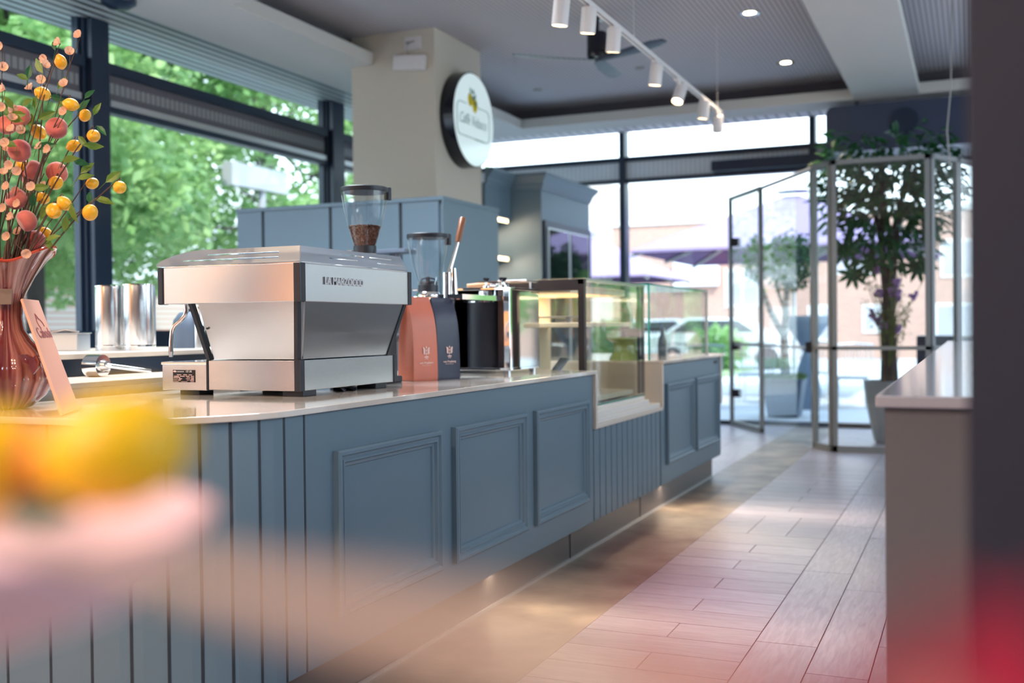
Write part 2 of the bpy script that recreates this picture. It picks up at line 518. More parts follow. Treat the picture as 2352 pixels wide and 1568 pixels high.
def text(body, size, T, m, name, parent, extrude=0.0005, sx_=1.0, bold=0.0, shear=0.0, width=None):
    cu = bpy.data.curves.new('t', 'FONT')
    cu.body = body; cu.size = size; cu.extrude = extrude; cu.align_x = 'CENTER'; cu.align_y = 'CENTER'
    cu.offset = bold; cu.shear = shear
    cu.resolution_u = 3
    o = bpy.data.objects.new('t', cu)
    COL.objects.link(o)
    dg = bpy.context.evaluated_depsgraph_get()
    me = bpy.data.meshes.new_from_object(o.evaluated_get(dg))
    bpy.data.objects.remove(o)
    xs = [v.co.x for v in me.vertices]
    cx_ = (max(xs) + min(xs)) / 2
    if width: sx_ = width / (max(xs) - min(xs))
    mb = MB()
    mb.add([T @ Vector(((v.co.x - cx_) * sx_, v.co.y, v.co.z)) for v in me.vertices], [list(p.vertices) for p in me.polygons])
    bpy.data.meshes.remove(me)
    return mb.build(name, m, parent)

def frameT(origin, ex, ey):
    """local x,y,z -> world with the given in-plane axes"""
    ex = Vector(ex).normalized(); ey = Vector(ey); ey = (ey - ex * ey.dot(ex)).normalized()
    ez = ex.cross(ey)
    T = Matrix((ex, ey, ez)).transposed().to_4x4()
    T.translation = Vector(origin)
    return T

# ================================================================ THE SETTING
# ---- floor
fm = MB()
fm.box(-7.0, 7.0, -5.2, 13.6, -0.06, -0.003)
tints = []
uvs = []
def plank(x0, x1, y0, y1, along='x', mi=1, g=0.0022):
    fm.cur = mi
    fm.box(x0 + g, x1 - g, y0 + g, y1 - g, -0.02, 0.0)
fm.cur = 0
H = 0.2135
planks = []
def row(y0, y1, jt):
    js = [-1.47] + ([-1.125] if jt else []) + [-0.787]
    for i in range(len(js) - 1): planks.append((js[i], js[i + 1], y0, y1))
for k in range(-43, 9): row(4.142 + k * H, 4.142 + (k + 1) * H, k % 2 == 0)
row(6.0635, 6.372, False)
planks += [(-1.47, -1.236, 6.372, 7.005), (-1.236, -1.011, 6.372, 7.005), (-1.011, -0.787, 6.372, 7.005)]
for k in range(29): row(7.005 + k * H, 7.005 + (k + 1) * H, k % 2 == 1)
xs_ = [-0.787, -0.552, -0.337] + [-0.337 + 0.225 * i for i in range(1, 33)]
offs = [4.216, 3.891] + [rnd.uniform(0, 1.3) for _ in range(40)]
lp = []
for i in range(len(xs_) - 1):
    y = offs[i] - 1.296 * 8
    while y < 13.3:
        y0, y1 = max(y, -5.2), min(y + 1.296, 13.3)
        if y1 > y0: lp.append((xs_[i], xs_[i + 1], y0, y1))
        y += 1.296
for p in planks: plank(*p, mi=1)
for p in lp: plank(*p, mi=1)
for i in range(18):
    plank(-1.97, -1.47, -5.2 + i * 1.05, -5.2 + (i + 1) * 1.05, mi=2, g=0.0)
for i in range(12):
    for j in range(20):
        plank(-6.5 + i * 0.3775, -6.5 + (i + 1) * 0.3775, -5.2 + j * 0.93, -5.2 + (j + 1) * 0.93, mi=1)
floor = fm.build('floor', [M['grout'], M['plank'], M['slate']])
floor['kind'] = 'structure'
me = floor.data
ca = me.color_attributes.new('tint', 'FLOAT_COLOR', 'CORNER')
uvl = me.uv_layers.new(name='UVMap')
npl = len(planks)
for p in me.polygons:
    bi = p.index // 6
    rr = random.Random(bi)
    t_ = 0.86 + 0.22 * rr.random()
    alongx = 1 <= bi <= npl
    ox, oy = rr.random() * 20, rr.random() * 20
    for li in p.loop_indices:
        ca.data[li].color = (t_, t_, t_ * 1.01, 1)
        co = me.vertices[me.loops[li].vertex_index].co
        uvl.data[li].uv = (co.x + ox, co.y + oy) if alongx else (co.y + ox, co.x + oy)

# ---- ceiling: soffit with coffers
SZ, FZ, CZ = 3.72, 3.835, 4.0
C1 = (-5.18, -1.19, 6.69, 12.42)
C2 = (-0.52, 3.6, 6.69, 12.40)
m = MB()
YF = 12.92
m.box(-6.0, 7.0, -5.2, C1[2], SZ, FZ)
m.box(-6.0, 7.0, C1[3], YF, SZ, FZ)
m.box(-6.0, C1[0], C1[2], C1[3], SZ, FZ)
m.box(C1[1], C2[0], C1[2], C1[3], SZ, FZ)
m.box(C2[1], 7.0, C1[2], C1[3], SZ, FZ)
struct('ceiling', m, M['soffit'])
m = MB(); m.box(-6.0, 7.0, 6.2, 12.9, CZ, CZ + 0.05)
struct('ceiling', m, M['ceiling'])
m = MB()
for c in (C1, C2):
    a, b, c_, d_ = c[0] - 0.3, c[1] + 0.3, c[2] - 0.3, c[3] + 0.3
    m.box(a - 0.03, a, c_, d_, FZ, CZ); m.box(b, b + 0.03, c_, d_, FZ, CZ)
    m.box(a, b, c_ - 0.03, c_, FZ, CZ); m.box(a, b, d_, d_ + 0.03, FZ, CZ)
struct('trim_1', m, M['cove'])
m = MB(); m.box(-6.4, 6.9, YF, 13.3, SZ + 0.005, SZ + 0.03)
struct('trim_2', m, M['tile_white'])
m = MB(); m.box(-6.84, -6.0, -5.2, 13.3, SZ + 0.005, SZ + 0.03)
struct('trim_3', m, M['slats'])
m = MB(); m.box(-6.9, 7.2, -5.4, 13.6, 4.1, 4.3)
struct('ceiling', m, M['cove'])

# ---- column
m = MB(); m.box(-5.41, -4.526, 8.8, 9.8, 0, CZ)
struct('wall_column', m, M['column'])

# ---- walls
m = MB(); m.box(-6.6, -6.38, -5.2, 13.4, 0, 1.245)
struct('wall_left', m, M['navy'])
m = MB(); m.box(-6.6, -6.36, -5.2, -1.9, 0, 4.1)
struct('wall_left', m, M['warm_wall'])
m = MB(); m.box(-6.6, -6.36, -1.9, -.55, 0, 4.1)
struct('wall_left', m, M['wall_white'])
m = MB()
m.box(7.0, 7.2, -5.2, 2.0, 0, 4.1); m.box(7.0, 7.2, 10.5, 13.4, 0, 4.1)
m.box(7.0, 7.2, 2.0, 10.5, 0, 0.5); m.box(7.0, 7.2, 2.0, 10.5, 3.3, 4.1)
struct('wall_right', m, M['wall_white'])
m = MB(); m.box(-6.6, 7.0, -5.4, -5.2, 0, 4.1)
struct('wall_back', m, mat('back_wall_taupe', (0.16, 0.14, 0.14), 0.85))

rw = sroot('window_30', (7.1, 6.25, .5))
m = MB()
for k in range(5): m.box(7.05, 7.15, 2.0 + k * 2.1, 2.1 + k * 2.1, .5, 3.3)
struct('frame', m, M['navy'], rw)
m = MB(); m.box(7.095, 7.105, 2.0, 10.5, .5, 3.3); struct('pane', m, M['glass'], rw)
# ---- glazed left side
posts = [(-0.55, -0.30), (2.97, 3.22), (6.47, 6.72), (9.95, 10.24), (13.28, 13.46)]
for i, (a, b) in enumerate(posts):
    m = MB(); m.box(-6.56, -6.44, a, b, 1.245, SZ + 0.3)
    m.box(-6.44, -6.38, a + 0.03, b - 0.03, 1.245, SZ + 0.0)
    struct('trim_%d' % (4 + i), m, M['navy'], bevel=0.004)
for i in range(len(posts) - 1):
    y0, y1 = posts[i][1], posts[i + 1][0]
    w_ = sroot('window_%d' % (i + 1), (-6.5, (y0 + y1) / 2, 1.245))
    m = MB()
    m.box(-6.54, -6.42, y0, y1, 3.33, 3.416); m.box(-6.54, -6.44, y0, y1, 3.02, 3.07)
    m.box(-6.53, -6.47, y0, y0 + 0.03, 1.245, SZ + .1); m.box(-6.53, -6.47, y1 - 0.03, y1, 1.245, SZ + .1)
    struct('transom', m, M['navy'], w_)
    m = MB(); m.box(-6.52, -6.46, y0 + .03, y1 - .03, 3.12, 3.33)
    struct('vent_grille', m, M['vent'], w_)
    for za_, zb_ in ((3.125, 3.18), (3.27, 3.328)):
        m = MB(); m.box(-6.52, -6.455, y0 + .03, y1 - .03, za_, zb_); struct('vent_frame', m, M['cove'], w_)
    m = MB(); m.box(-6.54, -6.43, y0 + .03, y1 - .03, 3.07, 3.12)
    struct('aluminium_strip', m, M['alu'], w_)
    m = MB(); m.box(-6.505, -6.495, y0 + .03, y1 - .03, 1.245, 3.02); struct('pane', m, M['glass'], w_)
    m = MB(); m.box(-6.505, -6.495, y0 + .03, y1 - .03, 3.416, SZ); struct('pane', m, M['glass'], w_)

# ---- glazed far side
mx_ = [-6.5, -4.13, -1.75, 0.65, 3.05]
m = MB(); m.box(3.05, 7.0, 13.3, 13.45, 0, 4.1)
struct('wall_far', m, M['wall_white'])
for i, xx in enumerate(mx_[1:]):
    m = MB(); m.box(xx - 0.045, xx + 0.03, 13.26, 13.44, 0, SZ + .3)
    struct('trim_%d' % (12 + i), m, M['navy'])
m = MB(); m.box(-6.5, 3.05, 13.3, 13.42, -0.02, 0.05)
struct('trim_20', m, M['navy'])
for i in range(len(mx_) - 1):
    x0, x1 = mx_[i] + 0.03, mx_[i + 1] - 0.045
    w_ = sroot('window_%d' % (i + 6), ((x0 + x1) / 2, 13.35, 0))
    m = MB(); m.box(x0, x1, 13.30, 13.42, 3.35, 3.415); m.box(x0, x1, 13.30, 13.42, 3.085, 3.13)
    struct('transom', m, M['navy'], w_)
    m = MB(); m.box(x0, x1, 13.33, 13.40, 3.13, 3.35); struct('vent_grille', m, M['ventx'], w_)
    m = MB(); m.box(x0, x1, 13.345, 13.355, 3.415, SZ); struct('pane', m, M['glass'], w_)
    m = MB(); m.box(x0, x1, 13.345, 13.355, 0.05, 3.085); struct('pane', m, M['glass'], w_)

# ---- glass vestibule at the entrance
VH = 2.815
Hh = Vector((-2.756, 13.28, 0)); F_ = Vector((-2.208, 12.365, 0)); A_ = Vector((-1.459, 11.034, 0))
B_ = Vector((-1.247, 10.75, 0)); C_ = Vector((-0.36, 10.75, 0)); D_ = Vector((-0.13, 11.15, 0)); E_ = Vector((0.9, 13.28, 0))
def bar(mb, p, q, wd=0.03):
    mb.tube([p, q], wd, 4)
def panel(name_idx, p, q, bottom=True, midr=True, latch=False):
    w_ = sroot('window_%d' % name_idx, (p + q) / 2)
    m = MB()
    Z = Vector((0, 0, 1))
    u_ = (q - p).normalized(); n_ = u_.cross(Z) * 0.022
    def rect(a, b, z0, z1, th=1):
        m.hexa([a - n_ + Z * z0, b - n_ + Z * z0, b + n_ + Z * z0, a + n_ + Z * z0],
               [a - n_ + Z * z1, b - n_ + Z * z1, b + n_ + Z * z1, a + n_ + Z * z1])
    rect(p, p + u_ * 0.045, 0, VH); rect(q - u_ * 0.045, q, 0, VH)
    rect(p, q, VH - 0.045, VH)
    if bottom: rect(p, q, 0.0, 0.06)
    if midr: rect(p, q, 0.985, 1.02)
    struct('frame', m, M['pale_frame'], w_)
    g = MB(); n_ = n_ * 0.12
    a, b = p + u_ * .04, q - u_ * .04
    g.hexa([a - n_ + Z * .05, b - n_ + Z * .05, b + n_ + Z * .05, a + n_ + Z * .05],
           [a - n_ + Z * (VH - .04), b - n_ + Z * (VH - .04), b + n_ + Z * (VH - .04), a + n_ + Z * (VH - .04)])
    struct('pane', g, M['glass2'], w_)
    return w_
panel(12, Hh, F_)
panel(13, A_, B_); panel(14, B_, C_); panel(15, C_, D_); panel(16, D_, E_)
dr = sroot('door_1', (F_ + A_) / 2)
m = MB()
for a, b in ((F_, A_),):
    Z = Vector((0, 0, 1)); u_ = (b - a).normalized()
    m.tube([a + Z * (VH - .025), b + Z * (VH - .025)], 0.024, 4)
    m.tube([a + u_ * .03 + Z * 1.0, b - u_ * .03 + Z * 1.0], 0.012, 4)
struct('frame', m, M['pale_frame'], dr)
m = MB()
u_ = (A_ - F_).normalized(); n_ = u_.cross(Vector((0, 0, 1))) * .004
a, b = F_ + u_ * .06, A_ - u_ * .03
m.hexa([a - n_ + Z * .02, b - n_ + Z * .02, b + n_ + Z * .02, a + n_ + Z * .02], [a - n_ + Z * 2.74, b - n_ + Z * 2.74, b + n_ + Z * 2.74, a + n_ + Z * 2.74])
struct('pane', m, M['glass2'], dr)
m = MB(); q = A_ - u_ * 0.07; m.box(q.x - .05, q.x + .04, q.y - .04, q.y + .03, .95, 1.06)
for zz in (.35, .93, 2.2):
    m.box(Hh.x + .04, Hh.x + .15, Hh.y - .16, Hh.y - .08, zz, zz + .1)
struct('lock', m, M['black'], dr)
m = MB(); m.box(-2.95, -1.5, 13.12, 13.29, 3.13, 3.26)
tag(m.build('door_operator', M['navy'], bevel=.01), 'long dark door operator box fixed above the glass entrance', 'door operator')

# rounded dark air unit high above the entrance
t_ = thing('air_curtain', 'large dark blue rounded air unit above the entrance plants', 'air conditioner', (-0.6, 12.6, 3.2))
m = MB()
def rrect(x0, x1, z0, z1, r, n=6):
    pts = []
    for cx_, cz_, a0 in ((x1 - r, z1 - r, 0), (x0 + r, z1 - r, 90), (x0 + r, z0 + r, 180), (x1 - r, z0 + r, 270)):
        for k in range(n + 1):
            a = R(a0 + 90 * k / n); pts.append((cx_ + r * math.cos(a), cz_ + r * math.sin(a)))
    return pts
pr = rrect(-1.50, 0.7, 3.15, 3.66, 0.09)
m.loft([[(x, 12.45, z) for x, z in pr], [(x, 12.9, z) for x, z in pr]])
m.build('housing', mat('air_unit_blue', (0.045, 0.06, 0.11), 0.45), t_, smooth=True)
m = MB(); m.cyl((-.67, 12.45, 3.44), (-.67, 12.43, 3.44), 0.145, n=28)
m.build('fan_grille', M['navy'], t_)
for xx in (-1.2, .3):
    m = MB(); m.box(xx, xx + .04, 12.6, 12.64, 3.65, SZ); m.build('hanger', M['navy'], t_)

# ================================================================ COUNTER
XP = -1.9
def roundpath(off=0.0, y_end=5.52, n=10):
    """front line of the counter from its left end round the corner to y_end (x, y)"""
    cx_, cy_, r = XP - 0.42, 2.70, 0.42 + off
    pts = [(-2.98, cy_ - r)]
    for k in range(n + 1):
        a = R(-90 + 90 * k / n)
        pts.append((cx_ + r * math.cos(a), cy_ + r * math.sin(a)))
    pts.append((XP + off, y_end))
    return pts
front = thing('service_counter', 'blue-grey panelled counter with a rounded vertical-boarded corner', 'counter', (-2.3, 3.9, 0))
bp_ = roundpath(0)
m = MB()
loop = bp_ + [(-2.98, 5.52)]
m.loft([[(x, y, .177) for x, y in loop], [(x, y, .978) for x, y in loop]])
m.build('body', M['blue_paint'], front)
m = MB()
lp_ = roundpath(-0.075)[:-1] + [(-1.965, 5.52), (-2.9, 5.52)]
m.loft([[(x, y, 0) for x, y in lp_], [(x, y, .177) for x, y in lp_]])
m.build('plinth', M['plinth'], front)
m = MB(); m.box(-1.966, -1.955, 2.8, 5.52, 0.0, 0.012); m.build('plinth_trim', M['alu'], front)
# vertical board joints on the curve
angs = [-48.69, -46.78, -44.89, -43.03, -41.23, -39.59, -38.06, -36.61, -35.34, -34.31]
seg = [(Vector(bp_[i]), Vector(bp_[i + 1])) for i in range(len(bp_) - 1)]
for a in angs + [-50.7, -52.8, -54.9]:
    d2 = Vector((math.sin(R(a)), math.cos(R(a))))
    best = None
    for p, q in seg:
        e = q - p
        det = d2.x * -e.y + d2.y * e.x
        if abs(det) < 1e-9: continue
        t1 = (p.x * -e.y + p.y * e.x) / det
        s1 = (d2.x * p.y - d2.y * p.x) / det
        if t1 > 0 and -0.001 <= s1 <= 1.001 and (best is None or t1 < best[0]): best = (t1, e.normalized())
    if best:
        p = d2 * best[0]; e = best[1]; n2 = Vector((e.y, -e.x))
        m = MB(); wv = .0045
        q0 = [p - e * wv - n2 * .004, p + e * wv - n2 * .004, p + e * wv + n2 * .0012, p - e * wv + n2 * .0012]
        m.hexa([(v.x, v.y, .178) for v in q0], [(v.x, v.y, .977) for v in q0])
        m.build('board_joint', M['blue_groove'], front)
def molding(y0, y1, z0, z1, par, x=XP):
    m = MB()
    # profile: distance inwards, height off the panel
    prof = [(0, 0), (0, .020), (.006, .026), (.016, .026), (.022, .018), (.030, .016), (.034, .020), (.040, .020), (.046, .010), (.056, .007), (.060, 0)]
    loops = []
    for d_, h in prof:
        loops.append([(x + h, y0 + d_, z0 + d_), (x + h, y1 - d_, z0 + d_), (x + h, y1 - d_, z1 - d_), (x + h, y0 + d_, z1 - d_)])
    m.loft(loops, cap=False)
    return m.build('panel_moulding', M['blue_paint'], par)
for a, b in ((2.945, 3.68), (3.80, 4.54), (4.66, 5.41)): molding(a, b, .306, .846, front)
# notch for the display case
m = MB()
m.box(-2.98, -1.925, 5.52, 6.90, .177, .69)
m.build('recess_body', M['blue_groove'], front)
m = MB()
n_sl = 13
for k in range(n_sl):
    a = 5.535 + k * (6.885 - 5.535) / n_sl; b = a + (6.885 - 5.535) / n_sl - .010
    m.box(-1.93, XP, a, b, .177, .692)
m.build('fluted_boards', M['blue_paint'], front, bevel=.002)
m = MB(); m.box(-2.9, -1.965, 5.52, 8.69, 0, .177)
m.build('plinth', M['plinth'], front)
m = MB(); m.box(-1.966, -1.955, 5.52, 8.69, 0, .012); m.build('plinth_trim', M['alu'], front)
for yy in (5.317, 6.618):
    m = MB(); m.box(-1.9655, -1.962, yy, yy + .004, .012, .177); m.build('plinth_joint', M['blue_groove'], front)
m = MB(); m.box(-2.98, XP, 6.90, 8.73, .177, .978)
m.build('body', M['blue_paint'], front, bevel=.003)
for a, b in ((7.01, 7.765), (7.835, 8.61)): molding(a, b, .306, .848, front)
m = MB(); m.box(-1.93, XP + .012, 8.70, 8.745, .60, .98); m.build('end_strip', M['stone_side'], front)
m = MB(); m.box(XP, XP + .006, 8.50, 8.60, .93, .955); m.build('socket', M['black'], front)
# worktop
wt = thing('worktop', 'glossy beige veined stone worktop with waterfall edges round the display case', 'worktop', (-2.3, 4, .98))
ov = roundpath(.018, 5.553)
lp_ = ov + [(-3.0, 5.553)]
m = MB(); m.loft([[(x, y, .978) for x, y in lp_], [(x, y, .998) for x, y in lp_]])
m.build('slab', M['stone'], wt, bevel=.003)
m = MB(); m.box(-2.98, XP + .018, 5.523, 5.553, .70, .978); m.build('waterfall_side', M['stone_side'], wt)
m = MB(); m.box(-2.98, XP + .018, 5.523, 6.90, .680, .70); m.build('sill', M['stone_side'], wt, bevel=.002)
m = MB(); m.box(-2.98, XP + .018, 6.885, 6.915, .70, .985); m.build('waterfall_side', M['stone_side'], wt)
m = MB(); m.box(-3.0, XP + .03, 6.885, 8.77, .985, 1.006); m.build('slab', M['stone'], wt, bevel=.003)
# warm strip light under the counter body
area('plinth_led', (-1.93, 4.3, .168), (.03, 3.0), 6, WARM2, (0.25, 0, -1))
area('plinth_led.001', (-1.93, 7.1, .168), (.03, 2.9), 5.5, WARM2, (0.25, 0, -1))
area('plinth_led.002', (-2.35, 2.37, .168), (.5, .03), 1.5, WARM2, (0, -0.2, -1))

# ================================================================ DISPLAY CASES
dc = thing('display_case', 'dark-framed glass pastry case sunk into the counter notch', 'display case', (-2.25, 6.2, .70))
X1, X0, Y0, Y1 = -1.972, -2.62, 5.60, 6.785
m = MB()
m.box(X0, X1 - .002, Y0, Y0 + .045, 1.475, 1.502); m.box(X1 - .035, X1, Y0, Y0 + .035, .80, 1.502)
m.box(X0, X0 + .04, Y0, Y0 + .04, .998, 1.502)
m.box(X0, X1 - .035, Y0, Y0 + .03, 1.44, 1.475)
m.build('dark_frame', mat('case_frame', (0.022, 0.014, 0.014), .4), dc)
m = MB(); m.box(X0, X1 + .004, Y0, Y1, 1.50, 1.508); m.build('top_glass', M['glass2'], dc)
m = MB(); m.box(X1 - .02, X1 + .004, Y0 + .03, Y1, 1.49, 1.506); m.box(X1 - .018, X1, Y1 - .02, Y1, .80, 1.49)
m.build('steel_edge', M['satin'], dc)
m = MB(); m.box(X1 - .03, X1 - .018, Y1 - .075, Y1 - .03, .80, 1.49); m.build('corner_post', M['black'], dc)
m = MB(); m.box(X1 - .008, X1, Y0 + .03, Y1, .79, 1.495); m.build('front_pane', M['glass2'], dc)
for ya_, za_, zb_ in ((Y0 + .012, 1.0, 1.45), (Y1 - .01, .8, 1.49)):
    m = MB(); m.box(X0, X1, ya_, ya_ + .006, za_, zb_); m.build('side_pane', M['glass2'], dc)
m = MB(); m.box(X1 - .006, X1 + .001, Y0 + .03, Y1, .786, .793); m.build('pane_edge', M['glass_edge'], dc)
m = MB(); m.box(X0, XP + .0, 5.555, 6.883, .70, .73); m.box(X0, XP - .02, 5.555, 6.70, .73, .765); m.box(X0, XP - .05, 5.555, 6.70, .765, .785)
m.build('base_rail', M['white_rail'], dc, bevel=.003)
m = MB()
m.box(X0, X1 - .05, Y0 + .05, Y1 - .1, 1.235, 1.262)
m.box(X0, X1 - .1, Y0 + .05, Y1 - .1, 1.43, 1.47)
m.box(X0, X1 - .05, Y0 + .05, Y1 - .1, .80, .83)
m.box(X0 - .01, X0 + .01, Y0 + .05, Y1 - .05, .80, 1.47)
m.box(X0, X0 + .14, Y0 + .05, Y0 + .07, .83, 1.235); m.box(X0, X0 + .14, Y0 + .05, Y0 + .07, 1.262, 1.43)
m.build('cream_shelving', M['cream'], dc, bevel=.004)
area('case_light', (-2.3, 6.15, 1.425), (.4, 1.0), 3.0, WARM2)
for k, (px_, py_, pz_, lab) in enumerate(((-2.28, 5.9, 1.262, 'dark slate serving tray on the upper cream shelf in the case'),
                                         (-2.28, 5.92, .83, 'dark slate serving tray low in the pastry case'))):
    m = MB(); m.box(px_ - .16, px_ + .16, py_ - .12, py_ + .14, pz_ + .03, pz_ + .038)
    for sx2 in (-.14, .14):
        for sy2 in (-.1, .12): m.box(px_ + sx2 - .01, px_ + sx2 + .01, py_ + sy2 - .01, py_ + sy2 + .01, pz_, pz_ + .03)
    tag(m.build('serving_tray', M['planter'], bevel=.002), lab, 'tray')
m = MB()
T = Matrix.Translation((-2.22, 5.80, .985)) @ Matrix.Rotation(R(35), 4, 'Z') @ Matrix.Rotation(R(38), 4, 'Y')
m.box(-.004, .004, -.09, .09, -.09, .09, T)
m.add([T @ Vector(p) for p in ((.004, -.02, -.08), (.10, -.02, -.10), (.004, -.02, .02), (.004, .02, -.08), (.10, .02, -.10), (.004, .02, .02))],
      [(0, 1, 2), (3, 5, 4), (0, 3, 4, 1), (1, 4, 5, 2), (0, 2, 5, 3)])
tag(m.build('menu_holder', M['wicker']), 'grey tilted price holder standing inside the pastry case', 'sign holder')

gc = thing('glass_screen_case', 'frameless clear glass case on the far counter section', 'display case', (-2.3, 7.95, 1.006))
m = MB()
x0, x1, y0, y1 = -2.6, -2.0, 6.99, 8.93
m.box(x1 - .006, x1, y0, y1, 1.006, 1.515); m.box(x0, x1, y0, y0 + .006, 1.006, 1.515)
m.box(x0, x1, y1 - .006, y1, 1.006, 1.515); m.box(x0, x1, y0, y1, 1.515, 1.521)
y1 = 8.72
m = MB()
m.box(x1 - .006, x1, y0, y1, 1.006, 1.515); m.box(x0, x1, y0, y0 + .006, 1.006, 1.515)
m.box(x0, x1, y1 - .006, y1, 1.006, 1.515); m.box(x0, x1, y0, y1, 1.515, 1.521)
m.build('pane', M['glass2'], gc)
m = MB(); m.box(x1 - .008, x1 + .003, y0 - .002, y0 + .012, 1.006, 1.521); m.box(x1 - .006, x1 + .002, y0, y1, 1.514, 1.523); m.box(x0, x1, y0 - .002, y0 + .004, 1.512, 1.523)
m.build('pane_edge', M['glass_edge'], gc)
m = MB(); m.box(x1 - .012, x1 + .004, y1 - .03, y1 + .003, 1.006, 1.52); m.build('corner_post', M['alu'], gc)

# things inside the far glass case
def lathe_thing(name, lab, cat, loc, prof, m_, group=None, n=28, fn=None):
    mb = MB(); mb.lathe(prof, (0, 0, 0), n, fn)
    o = mb.build(name, m_, smooth=True); o.location = loc
    return tag(o, lab, cat, group)
flute = lambda r, z, a: (r * (1 + .05 * math.cos(a * 16)), z)
lathe_thing('cake_stand', 'olive green fluted glass cake stand in the far glass case', 'cake stand', (-2.22, 7.15, 1.006),
            [(.11, 0), (.10, .02), (.075, .07), (.08, .12), (.12, .14), (.125, .145), (.125, .155), (.0, .156)], M['oliveglass'], fn=flute)
t_ = thing('tiered_stand', 'black two-part plate stand beside the olive cake stand', 'cake stand', (-2.3, 7.6, 1.006))
m = MB(); m.lathe([(.08, 0), (.075, .012), (.02, .03), (.016, .12), (.045, .17), (.045, .20)], (-2.3, 7.6, 1.006)); m.build('stem', M['black'], t_, smooth=True)
m = MB(); m.lathe([(.05, .2), (.20, .205), (.205, .215), (.0, .216)], (-2.3, 7.6, 1.006), 36); m.build('plate', M['black'], t_, smooth=True)
bottle = [(.032, 0), (.033, .1), (.030, .13), (.012, .17), (.012, .21), (.014, .212), (.0, .213)]
for k, (bx, by, bz, nm, mm, lab) in enumerate((
        (-2.33, 7.52, 1.223, 'bottle', 'black', 'small black bottle standing on the black plate'),
        (-2.25, 7.62, 1.223, 'bottle', 'twig', 'tan bottle beside the black one on the plate'),
        (-2.36, 7.70, 1.223, 'bottle', 'paper_white', 'white bottle at the back of the black plate'),
        (-2.2, 8.05, 1.006, 'bottle', 'planter', 'dark blue bottle in the middle of the far glass case'),
        (-2.3, 8.45, 1.006, 'bottle', 'paper_white', 'white bottle near the far end of the glass case'))):
    lathe_thing(nm, lab, 'bottle', (bx, by, bz), bottle, M[mm], 'bottles in the far glass case')
gl = [(.028, 0), (.004, .006), (.004, .07), (.03, .10), (.034, .15), (.028, .19)]
for k, (bx, by) in enumerate(((-2.1, 7.35), (-2.12, 7.48), (-2.1, 7.85), (-2.14, 7.98), (-2.1, 8.2), (-2.15, 8.32))):
    mb = MB(); mb.lathe(gl, (0, 0, 0), 20, cap=False)
    o = mb.build('wine_glass', M['glass2'], smooth=True); o.location = (bx, by, 1.006)
    tag(o, ['stemmed glass nearest the olive cake stand', 'second stemmed glass from the olive cake stand', 'stemmed glass just past the black plate stand',
            'stemmed glass in the middle of the far case', 'fifth stemmed glass towards the door', 'stemmed glass nearest the door'][k], 'glass', 'stemmed glasses in the far case')

# ================================================================ ESPRESSO MACHINE
em = thing('espresso_machine', 'brushed steel two-group espresso machine with tapered body and black corner posts', 'coffee machine', (-2.45, 3.55, .998))
def taper(x0, x1, y0, y1, z0, X0_, X1_, Y0_, Y1_, z1):
    return [(x0, y0, z0), (x1, y0, z0), (x1, y1, z0), (x0, y1, z0)], [(X0_, Y0_, z1), (X1_, Y0_, z1), (X1_, Y1_, z1), (X0_, Y1_, z1)]
UX0, UX1, UY0, UY1 = -2.745, -2.147, 3.132, 3.915
m = MB(); m.box(UX0, UX1, UY0, UY1, 1.338, 1.472); m.build('upper_band', M['steel'], em, bevel=.002)
m = MB()
pw = .018
for (xa, xb, ya, yb) in ((UX1 - .024, UX1 + .006, UY0 - .005, UY0 + .030), (UX1 - .026, UX1 + .005, UY1 - .006, UY1 + .020),
                         (UX0 - .026, UX0, UY0 - .004, UY0 + .03), (UX0 - .026, UX0, UY1 - .03, UY1 + .004)):
    m = MB(); m.box(xa, xb, ya, yb, 1.336, 1.4735); m.build('corner_post', M['black'], em, bevel=.004)
m = MB(); m.cyl((UX0 - .02, 3.20, 1.415), (UX0 - .055, 3.20, 1.415), .026, .018, 16); m.build('steam_knob', M['black'], em, smooth=True)
m = MB(); m.cyl((UX0 - .02, 3.80, 1.415), (UX0 - .055, 3.80, 1.415), .026, .018, 16); m.build('steam_knob', M['black'], em, smooth=True)
# tapered middle
m = MB(); a, b = taper(-2.585, -2.215, 3.215, 3.85, 1.133, -2.615, -2.178, 3.165, 3.93, 1.338); m.hexa(a, b)
m.build('side_panel', M['steel'], em)
m = MB(); a, b = taper(-2.57, -2.2125, 3.236, 3.835, 1.133, -2.57, -2.1755, 3.192, 3.912, 1.338)
m.hexa([(-2.2155, 3.242, 1.134), (-2.2115, 3.242, 1.134), (-2.2115, 3.835, 1.134), (-2.2155, 3.835, 1.134)],
       [(-2.1785, 3.205, 1.338), (-2.1745, 3.205, 1.338), (-2.1745, 3.912, 1.338), (-2.1785, 3.912, 1.338)])
m.build('back_panel', M['steel_dark'], em)
m = MB()
for (xb, yb, xt, yt) in ((-2.213, 3.214, -2.176, 3.164), (-2.213, 3.848, -2.176, 3.930), (-2.600, 3.214, -2.640, 3.164), (-2.600, 3.848, -2.640, 3.93)):
    h = .011; m = MB()
    m.hexa([(xb - h, yb - h, 1.13), (xb + h * .4, yb - h, 1.13), (xb + h * .4, yb + h, 1.13), (xb - h, yb + h, 1.13)],
           [(xt - h, yt - h, 1.338), (xt + h * .4, yt - h, 1.338), (xt + h * .4, yt + h, 1.338), (xt - h, yt + h, 1.338)]); m.build('slanted_post', M['black'], em)
m = MB(); m.cyl((-2.589, 3.186, 1.247), (-2.589, 3.180, 1.247), .0038, n=12); m.build('screw_hole', M['black'], em)
m = MB(); m.ball((-2.632, 3.20, 1.247), .013, n=12, m=8); m.build('side_knob', M['black'], em, smooth=True)
